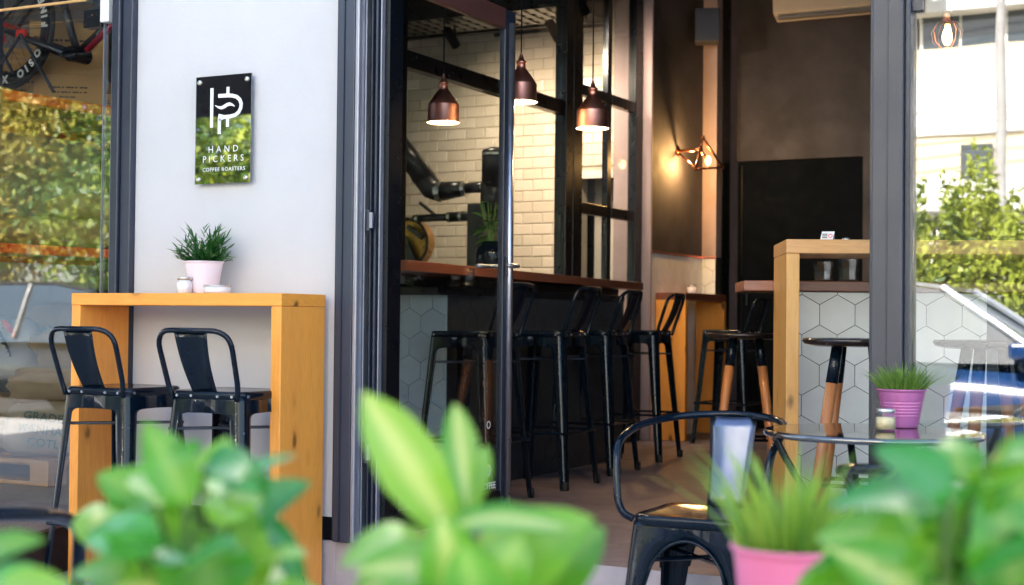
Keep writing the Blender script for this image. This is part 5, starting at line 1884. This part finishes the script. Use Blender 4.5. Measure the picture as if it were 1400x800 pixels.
for z in (0.0, 3.2, 6.4):
    bl_(-10.2, 9.2, -0.899, 0.10, 2.87 + z, 3.34 + z, 'balcony_slab', 'white_wall')
    bl_(-10.2, 9.2, -0.899, 0.0, 3.341 + z, 4.07 + z, 'balcony_band', 'sand')
    if z == 0:
        bl_(-10.2, 9.2, -0.899, 0.06, 4.071, 5.15, 'parapet', 'white_wall')
        bl_(-10.2, 9.2, -0.899, 0.02, 5.151, 5.48, 'balcony_band', 'sand')
    for i in range(14):
        x = -9.9 + i * 1.36
        z0 = (5.50 if z == 0 else 4.10 + z)
        f = MB().box(x, x + 1.30, -0.895, -0.40, z0, z0 + 0.78).build('window', M['white_paint'], t)
        for j in range(2):
            MB().box(x + 0.05 + j * 0.62, x + 0.63 + j * 0.62, -0.399, -0.385, z0 + 0.05, z0 + 0.73).build('pane', M['win'], f)
k = MB()
poly = [(0, 0)] + [(0.1 + i * 0.2, (-0.10 if i % 2 == 0 else 0.0)) for i in range(15)] + [(3.0, 0), (3.0, 0.25), (0, 0.25)]
k.prism(poly, (-5.6, 0.35, 6.28), (1, 0, 0), (0, 0, 1), 0.02)
k.build('awning', M['white_paint'], t)
f = MB().box(-4.85, -3.75, 0.061, 0.10, 4.10, 4.75).build('window', M['white_paint'], t)
for x in (-4.80, -4.26):
    MB().box(x, x + 0.48, 0.101, 0.112, 4.15, 4.70).build('pane', M['win'], f)
MB().box(-4.95, -3.7, 0.062, 0.30, 4.0, 4.098).build('window_box', M['white_paint'], t)
rng_ = np.random.default_rng(5)
pp = rng_.normal(size=(1400, 3)) * np.array([0.28, 0.07, 0.20]) + np.array([-4.5, 0.24, 4.36])
add('window_plant', leaf_cloud(pp, 0.06, rng_), M['tree'], t)
for x in (-2.35, 1.6):
    bl_(x, x + 0.5, 0.061, 0.09, 2.9, 3.9, 'shutter', 'win')


# cars
def car(label, x, y, rz, paint, roof=None):
    roof = roof or paint
    t = thing('parked_car', label, 'car', (x, y, -0.12), rz, 'cars parked along the kerb')
    k = MB()
    st_ = [(-2.05, 0.45, 0.62, 0.66), (-1.98, 0.30, 0.80, 0.80), (-1.5, 0.22, 0.90, 0.87), (-0.8, 0.20, 0.93, 0.89), (0.4, 0.20, 0.92, 0.89), (1.0, 0.20, 0.86, 0.87), (1.6, 0.24, 0.76, 0.84), (1.95, 0.30, 0.66, 0.74), (2.05, 0.42, 0.56, 0.60)]
    n = 10
    for X_, zb, zt_, w in st_:
        for j in range(n):
            a = 2 * PI * j / n + PI / n
            c, s_ = math.cos(a), math.sin(a)
            k.v.append((X_, w * math.copysign(abs(c) ** 0.45, c), (zb + zt_) / 2 + (zt_ - zb) / 2 * math.copysign(abs(s_) ** 0.45, s_)))
    for i in range(len(st_) - 1):
        for j in range(n):
            k.f.append((i * n + j, i * n + (j + 1) % n, (i + 1) * n + (j + 1) % n, (i + 1) * n + j))
    k.f.append(tuple(range(n - 1, -1, -1)))
    k.f.append(tuple((len(st_) - 1) * n + j for j in range(n)))
    k.build('body', paint, t, smooth=True, sub=1)
    prof = [(-1.95, 0.88), (-1.45, 1.34), (-0.9, 1.46), (-0.1, 1.47), (0.35, 1.40), (1.15, 0.88)]

    def cab(name, mat, w0, w1, grow, part):
        k = MB()
        for X_, z in prof:
            f = (z - 0.88) / 0.6
            w = w0 + (w1 - w0) * f
            k.v += [(X_, -w, z + grow), (X_, w, z + grow), (X_, -w0, 0.86), (X_, w0, 0.86)]
        m = len(prof)
        for i in range(m - 1):
            a, b = i * 4, (i + 1) * 4
            k.f += [(a, b, b + 1, a + 1), (a + 2, b + 2, b, a), (a + 1, b + 1, b + 3, a + 3)]
        k.build(name, mat, t)
    cab('window', M['win'], 0.80, 0.60, 0.0, 0)
    k = MB()
    w = 0.615
    top = [(-1.5, 1.335), (-0.9, 1.472), (-0.1, 1.482), (0.38, 1.405)]
    for X_, z in top:
        k.v += [(X_, -w, z), (X_, w, z), (X_, w, z + 0.025), (X_, -w, z + 0.025)]
    for i in range(3):
        a, b = i * 4, i * 4 + 4
        for j in range(4):
            k.f.append((a + j, b + j, b + (j + 1) % 4, a + (j + 1) % 4))
    k.f += [(3, 2, 1, 0), (12, 13, 14, 15)]
    k.build('roof', roof, t)
    for s_ in (-1, 1):
        MB().tube([(0.38, s_ * 0.62, 1.42), (1.16, s_ * 0.81, 0.90)], 0.03, 8).build('pillar', roof, t)
        MB().tube([(-1.48, s_ * 0.62, 1.35), (-1.94, s_ * 0.80, 0.90)], 0.05, 8).build('pillar', roof, t)
        MB().tube([(-0.45, s_ * 0.60, 1.47), (-0.5, s_ * 0.80, 0.90)], 0.035, 8).build('pillar', roof, t)
        MB().box(1.80, 2.02, s_ * 0.62 - 0.13, s_ * 0.62 + 0.13, 0.56, 0.66).build('headlight', M['chrome'], t, bevel=0.02)
        MB().box(0.9, 1.05, s_ * 0.93 - 0.09, s_ * 0.93 + 0.09, 0.90, 1.02).build('wing_mirror', paint, t, bevel=0.03)
        for X_ in (-1.3, 1.28):
            w_ = MB().tube([(X_, s_ * 0.72, 0.30), (X_, s_ * 0.90, 0.30)], 0.305, 24).build('wheel', M['rubber'], t, bevel=0.02)
            MB().tube([(X_, s_ * 0.885, 0.30), (X_, s_ * 0.905, 0.30)], 0.20, 20).build('rim', M['grey_panel'], w_)
    return t


M['blue_paint'] = plain('dark_blue_car_paint', (0.015, 0.05, 0.16), 0.2, var=0.05, coat=0.8)
M['black_paint'] = plain('black_car_paint', (0.01, 0.012, 0.014), 0.2, var=0.05, coat=0.8)
M['silver_paint'] = plain('silver_car_paint', (0.55, 0.57, 0.6), 0.25, 0.5, var=0.05, coat=0.6)
car('dark blue parked car behind the camera, mirrored in the right window', -2.55, -2.9, 0, M['blue_paint'], M['silver_paint'])  # silver roof and pillars stand in for white sky mirrored on blue paint
car('black parked car down the street, mirrored low in the left window', -11.2, -3.0, 0, M['black_paint'])
car('silver parked car between the black and the blue car', -6.9, -2.95, 0, M['silver_paint'])

t = thing('added_awning', 'unseen dark awning added over the left shop window against its sky reflection', 'awning', (-7.1, FY, 2.95))  # unseen; added to keep the mirrored sky out of the upper panes
M['canopy'] = plain('charcoal_canvas', (0.010, 0.010, 0.013), 0.85)
k = MB()
k.raw([(-2.9, -0.002, 0), (1.9, -0.002, 0), (1.9, -2.45, -0.22), (-2.9, -2.45, -0.22), (-2.9, -0.002, 0.02), (1.9, -0.002, 0.02), (1.9, -2.45, -0.20), (-2.9, -2.45, -0.20)],
      [(3, 2, 1, 0), (4, 5, 6, 7), (0, 1, 5, 4), (1, 2, 6, 5), (2, 3, 7, 6), (3, 0, 4, 7)])
k.build('canvas', M['canopy'], t)
MB().box(-2.9, 1.9, -2.47, -2.452, -0.36, -0.19).build('valance', M['canopy'], t)
MB().tube([(-2.9, -2.43, -0.25), (1.9, -2.43, -0.25)], 0.02, 10).build('front_bar', M['frame'], t)
for x in (-2.0, 0.0, 1.7):
    MB().tube([(x, -0.01, -0.35), (x, -2.43, -0.25)], 0.015, 8).build('arm', M['frame'], t)

# unseen dark canopy, added so that the upper part of the sign mirrors black
t = thing('added_parasol', 'unseen dark parasol added down the pavement to darken the sign reflection', 'parasol', (-7.9, -0.9, 0))
M['canopy'] = plain('charcoal_canvas', (0.010, 0.010, 0.013), 0.85)
k = MB()
zc_ = 2.95
v = [(-1.6, -1.3, zc_), (1.8, -1.3, zc_), (1.8, 1.3, zc_), (-1.6, 1.3, zc_), (0.1, 0, zc_ + 0.45)]
k.raw(v + [(a, b, c + 0.02) for a, b, c in v], [(0, 1, 4), (1, 2, 4), (2, 3, 4), (3, 0, 4), (6, 5, 9), (7, 6, 9), (8, 7, 9), (5, 8, 9), (0, 5, 6, 1), (1, 6, 7, 2), (2, 7, 8, 3), (3, 8, 5, 0)])
k.build('canopy', M['canopy'], t)
MB().tube([(1.5, 0, 0.03), (1.5, 0, zc_ + 0.04)], 0.03, 12).build('pole', M['frame'], t)
MB().box(1.2, 1.8, -0.3, 0.3, 0.001, 0.07).build('base', M['black'], t, bevel=0.01)
t = thing('utility_pole', 'concrete utility pole with drooping cables before the apartment house', 'pole', (-3.2, -11.5, 0))
MB().tube([(0, 0, -0.02), (0, 0, 9)], [0.075, 0.055], 14).build('shaft', M['pave'], t)
for i in range(5):
    MB().tube(curve([(-9, 0.2 + i * 0.05, 6.6 + i * 0.22), (-4, 0.1, 6.2 + i * 0.24), (0, 0.15, 6.5 + i * 0.2), (5, 0.1, 6.15 + i * 0.25), (10, 0.2, 6.6 + i * 0.2)], 6), 0.014, 5).build('cable', M['rubber'], t)

# ================================================================== FOREGROUND PLANTS
# ---- bench that carries them, below the picture
t = thing('plant_bench', 'slatted wooden bench under the foreground plants', 'bench', (-0.58, 1.33, 0), R(20))
for i in range(7):
    MB().box(-0.75, 0.75, -0.34 + i * 0.10, -0.34 + i * 0.10 + 0.085, 0.58, 0.60).build('slat', M['old_wood'], t)
for x in (-0.70, 0.64):
    for y in (-0.33, 0.27):
        MB().box(x, x + 0.06, y, y + 0.06, 0.002, 0.5795).build('leg', M['old_wood'], t)
BZ = 0.601


def nursery_pot(parent, r_, h, mat):
    ribbed_pot(r_ * 0.75, r_, h, False).build('pot', M[mat], parent, smooth=True)
    MB().lathe([(0, h - 0.012), (r_ * 0.96, h - 0.012)], 24, cap=False).build('soil', M['soil'], parent)


def plant(name, label, px, py, D, pot_r, pot_h, pot_mat):
    p = at(px, py, D=D)
    t = thing(name, label, 'potted plant', (p.x, p.y, BZ))
    nursery_pot(t, pot_r, pot_h, pot_mat)
    return t, Vector((p.x, p.y, BZ))


toward = (-_w) * 1.0


def px_leaf(t, org, b, tp, D0, D1, width, mat, curl=0.2, up=0.8, fold=0.14, roll=0.0, belly=0.85):
    """One broad leaf of a foreground plant between two points of the place."""
    a, c = at(b[0], b[1], D=D0) - org, at(tp[0], tp[1], D=D1) - org
    L = (c - a).length
    me = leaf_mesh('leaf', L * 1.05, width, curl, fold, belly, nx_=12, ny_=6)
    o = add('leaf', me, M[mat], t)
    f = toward * (1 - up) + Vector((0, 0, 1)) * up
    leaf_dir(o, a, c, f, roll)
    return a


# -- bright broad leaved plant in the middle
t, og = plant('broad_leaf_plant', 'blurred lime green broad leaved plant in the middle foreground', 625, 900, 1.24, 0.06, 0.11, 'hotpink')
stem0 = Vector((0, 0, 0.10))
LV = [((632, 752), (506, 548), 1.22, 1.18, 0.058, 'fg_lime', 0.10, 0.25), ((640, 700), (622, 556), 1.26, 1.27, 0.034, 'fg_lime', 0.12, 0.25),
      ((645, 712), (664, 604), 1.30, 1.33, 0.020, 'fg_leaf', 0.2, 0.4), ((592, 738), (722, 664), 1.16, 1.12, 0.034, 'fg_lime', 0.5, 0.6),
      ((640, 825), (742, 706), 1.20, 1.14, 0.082, 'fg_leaf', 0.45, 0.45), ((700, 830), (778, 720), 1.21, 1.18, 0.085, 'fg_leaf', 0.5, 0.5),
      ((600, 740), (498, 704), 1.22, 1.16, 0.046, 'fg_leaf', 0.5, 0.75), ((610, 770), (505, 742), 1.21, 1.13, 0.040, 'fg_lime', 0.6, 0.7),
      ((620, 800), (548, 742), 1.17, 1.11, 0.050, 'fg_lime', 0.5, 0.5), ((630, 830), (560, 790), 1.16, 1.09, 0.060, 'fg_leaf', 0.4, 0.5),
      ((632, 850), (610, 742), 1.15, 1.10, 0.058, 'fg_lime', 0.35, 0.3), ((650, 860), (690, 760), 1.15, 1.11, 0.062, 'fg_leaf', 0.4, 0.35),
      ((640, 720), (575, 600), 1.25, 1.30, 0.030, 'fg_leaf', 0.2, 0.3), ((660, 860), (640, 770), 1.12, 1.08, 0.05, 'fg_leaf', 0.3, 0.3)]
k = MB()
for b, tp, D0, D1, w, m, c, up in LV:
    a = px_leaf(t, og, b, tp, D0, D1, w, m, c, up, belly=1.25)
    k.tube([stem0 + Vector((0, 0, 0.0)), stem0.lerp(a, 0.5) + Vector((0, 0, 0.02)), a], 0.0035, 6)
k.build('stem', M['stem'], t)

# -- bushy plant at the left
t, og = plant('leafy_bush', 'blurred bushy green plant with an orange bud in the left foreground', 255, 930, 1.30, 0.09, 0.13, 'hotpink')
rl = random.Random(21)
k = MB()
LV = [((280, 640), (372, 628), 0.050, 'fg_dark'), ((262, 700), (170, 615), 0.055, 'fg_leaf'), ((255, 690), (212, 590), 0.045, 'fg_leaf'),
      ((250, 640), (245, 590), 0.035, 'fg_dark'), ((230, 700), (135, 640), 0.05, 'fg_leaf'), ((210, 760), (112, 690), 0.055, 'fg_dark'),
      ((300, 720), (340, 650), 0.05, 'fg_leaf'), ((320, 790), (400, 735), 0.05, 'fg_leaf'), ((225, 790), (130, 770), 0.06, 'fg_dark'),
      ((290, 680), (300, 600), 0.045, 'fg_leaf'), ((352, 700), (436, 792), 0.026, 'fg_dark'), ((300, 690), (368, 600), 0.034, 'fg_dark'),
      ((340, 820), (440, 790), 0.045, 'fg_leaf'), ((260, 830), (215, 700), 0.08, 'fg_leaf'), ((300, 840), (330, 700), 0.085, 'fg_leaf'),
      ((230, 840), (150, 740), 0.075, 'fg_leaf'), ((290, 830), (270, 720), 0.085, 'fg_leaf'), ((340, 850), (380, 740), 0.07, 'fg_leaf')]
for b, tp, w, m in LV:
    D0 = rl.uniform(1.18, 1.34)
    a = px_leaf(t, og, b, tp, D0, D0 + rl.uniform(-0.07, 0.05), w, m, rl.uniform(0.2, 0.6), rl.uniform(0.3, 0.7), 0.16, rl.uniform(-0.4, 0.4))
    k.tube([(0, 0, 0.12), Vector((0, 0, 0.12)).lerp(a, 0.5) + Vector((0, 0, 0.02)), a], 0.003, 6)
for i in range(22):
    x, y = rl.gauss(262, 66), rl.uniform(660, 850)
    if y < 640 + abs(x - 262) * 0.75:
        continue
    a_ = rl.uniform(-2.6, -0.5)
    Lp = rl.uniform(55, 105)
    D0 = rl.uniform(1.16, 1.42)
    m = rl.choice(('fg_leaf', 'fg_dark', 'fg_dark', 'fg_lime'))
    a = px_leaf(t, og, (x, y), (x + Lp * math.cos(a_), y + Lp * math.sin(a_) * 0.8), D0, D0 + rl.uniform(-0.06, 0.06), rl.uniform(0.035, 0.06), m, rl.uniform(0.2, 0.7), rl.uniform(0.2, 0.8), 0.16, rl.uniform(-0.6, 0.6))
    k.tube([(0, 0, 0.12), Vector((0, 0, 0.12)).lerp(a, 0.55), a], 0.0025, 5)
k.build('stem', M['stem'], t)
p = at(251, 642, D=1.2) - og
MB().lathe([(0, -0.012), (0.008, -0.010), (0.012, 0.0), (0.009, 0.010), (0, 0.014)], 12, tuple(p), False).build('bud', M['orange'], t, smooth=True)

# -- grass in a pink pot
p = at(1078, 750, D=1.60)
t = thing('potted_grass', 'blurred bright grass in a pink tin pot in the right foreground', 'potted plant', (p.x, p.y, BZ))
hp = p.z - BZ
ribbed_pot(0.042, 0.060, hp, False).build('pot', M['hotpink'], t, smooth=True)
MB().lathe([(0, hp - 0.012), (0.057, hp - 0.012)], 24, cap=False).build('soil', M['soil'], t)
rg = random.Random(8)
for i in range(95):
    k = MB()
    a, q_ = rg.uniform(0, 2 * PI), 0.05 * math.sqrt(rg.random())
    b = (q_ * math.cos(a), q_ * math.sin(a), hp - 0.012)
    hh = rg.uniform(0.07, 0.125)
    ln = rg.uniform(0.02, 0.085) * (0.4 + q_ / 0.05)
    tip = (b[0] + ln * math.cos(a), b[1] + ln * math.sin(a), b[2] + hh)
    th = rg.uniform(0, PI)
    blade(k, b, tip, rg.uniform(0.006, 0.011), (-0.25 * ln * math.cos(a), -0.25 * ln * math.sin(a), 0.02), (math.cos(th), math.sin(th), 0))
    k.build('blade', M['fg_grass'], t)

# -- broad leaves at the right
t, og = plant('broad_leaf_plant', 'blurred deep green broad leaved plant filling the lower right corner', 1290, 960, 1.20, 0.08, 0.12, 'hotpink')
k = MB()
LV = [((1290, 700), (1180, 640), 0.05, 'fg_dark'), ((1300, 680), (1225, 600), 0.05, 'fg_dark'), ((1320, 660), (1300, 585), 0.045, 'fg_leaf'),
      ((1330, 680), (1405, 600), 0.06, 'fg_leaf'), ((1330, 720), (1420, 660), 0.075, 'fg_leaf'), ((1250, 760), (1150, 700), 0.065, 'fg_leaf'),
      ((1240, 800), (1100, 770), 0.075, 'fg_lime'), ((1300, 790), (1200, 690), 0.085, 'fg_leaf'), ((1350, 800), (1300, 680), 0.085, 'fg_leaf'),
      ((1380, 810), (1390, 690), 0.085, 'fg_leaf'), ((1290, 720), (1330, 630), 0.06, 'fg_dark'), ((1350, 640), (1390, 590), 0.04, 'fg_leaf'),
      ((1200, 830), (1120, 800), 0.06, 'fg_leaf'), ((1260, 850), (1220, 750), 0.08, 'fg_lime')]
for b, tp, w, m in LV:
    D0 = rl.uniform(1.12, 1.26)
    a = px_leaf(t, og, b, tp, D0, D0 + rl.uniform(-0.07, 0.04), w, m, rl.uniform(0.25, 0.6), rl.uniform(0.35, 0.7), 0.16, rl.uniform(-0.3, 0.3))
    k.tube([(0, 0, 0.11), Vector((0, 0, 0.11)).lerp(a, 0.5) + Vector((0, 0, 0.02)), a], 0.0035, 6)
for i in range(26):
    x, y = rl.uniform(1150, 1430), rl.uniform(670, 850)
    if y < 670 + max(0, 1290 - x) * 0.55:
        continue
    a_ = rl.uniform(-2.8, -0.4)
    Lp = rl.uniform(60, 120)
    D0 = rl.uniform(1.10, 1.36)
    m = rl.choice(('fg_leaf', 'fg_leaf', 'fg_dark', 'fg_dark'))
    a = px_leaf(t, og, (x, y), (x + Lp * math.cos(a_), y + Lp * math.sin(a_) * 0.7), D0, D0 + rl.uniform(-0.06, 0.06), rl.uniform(0.045, 0.075), m, rl.uniform(0.2, 0.7), rl.uniform(0.2, 0.8), 0.16, rl.uniform(-0.5, 0.5))
    k.tube([(0, 0, 0.11), Vector((0, 0, 0.11)).lerp(a, 0.55), a], 0.0025, 5)
k.build('stem', M['stem'], t)

# -- small leaves at the lower left edge
t, og = plant('broad_leaf_plant', 'few blurred green leaves at the lower left edge of the picture', -20, 960, 1.15, 0.06, 0.10, 'hotpink')
k = MB()
for b, tp, w in (((-10, 815), (62, 778), 0.032), ((-30, 770), (22, 722), 0.032), ((20, 835), (96, 806), 0.032), ((-20, 830), (8, 770), 0.035), ((60, 850), (118, 800), 0.03)):
    D0 = rl.uniform(1.08, 1.2)
    a = px_leaf(t, og, b, tp, D0, D0 - 0.03, w, rl.choice(('fg_leaf', 'fg_dark')), 0.4, 0.5)
    k.tube([(0, 0, 0.09), Vector((0, 0, 0.09)).lerp(a, 0.5), a], 0.003, 5)
k.build('stem', M['stem'], t)
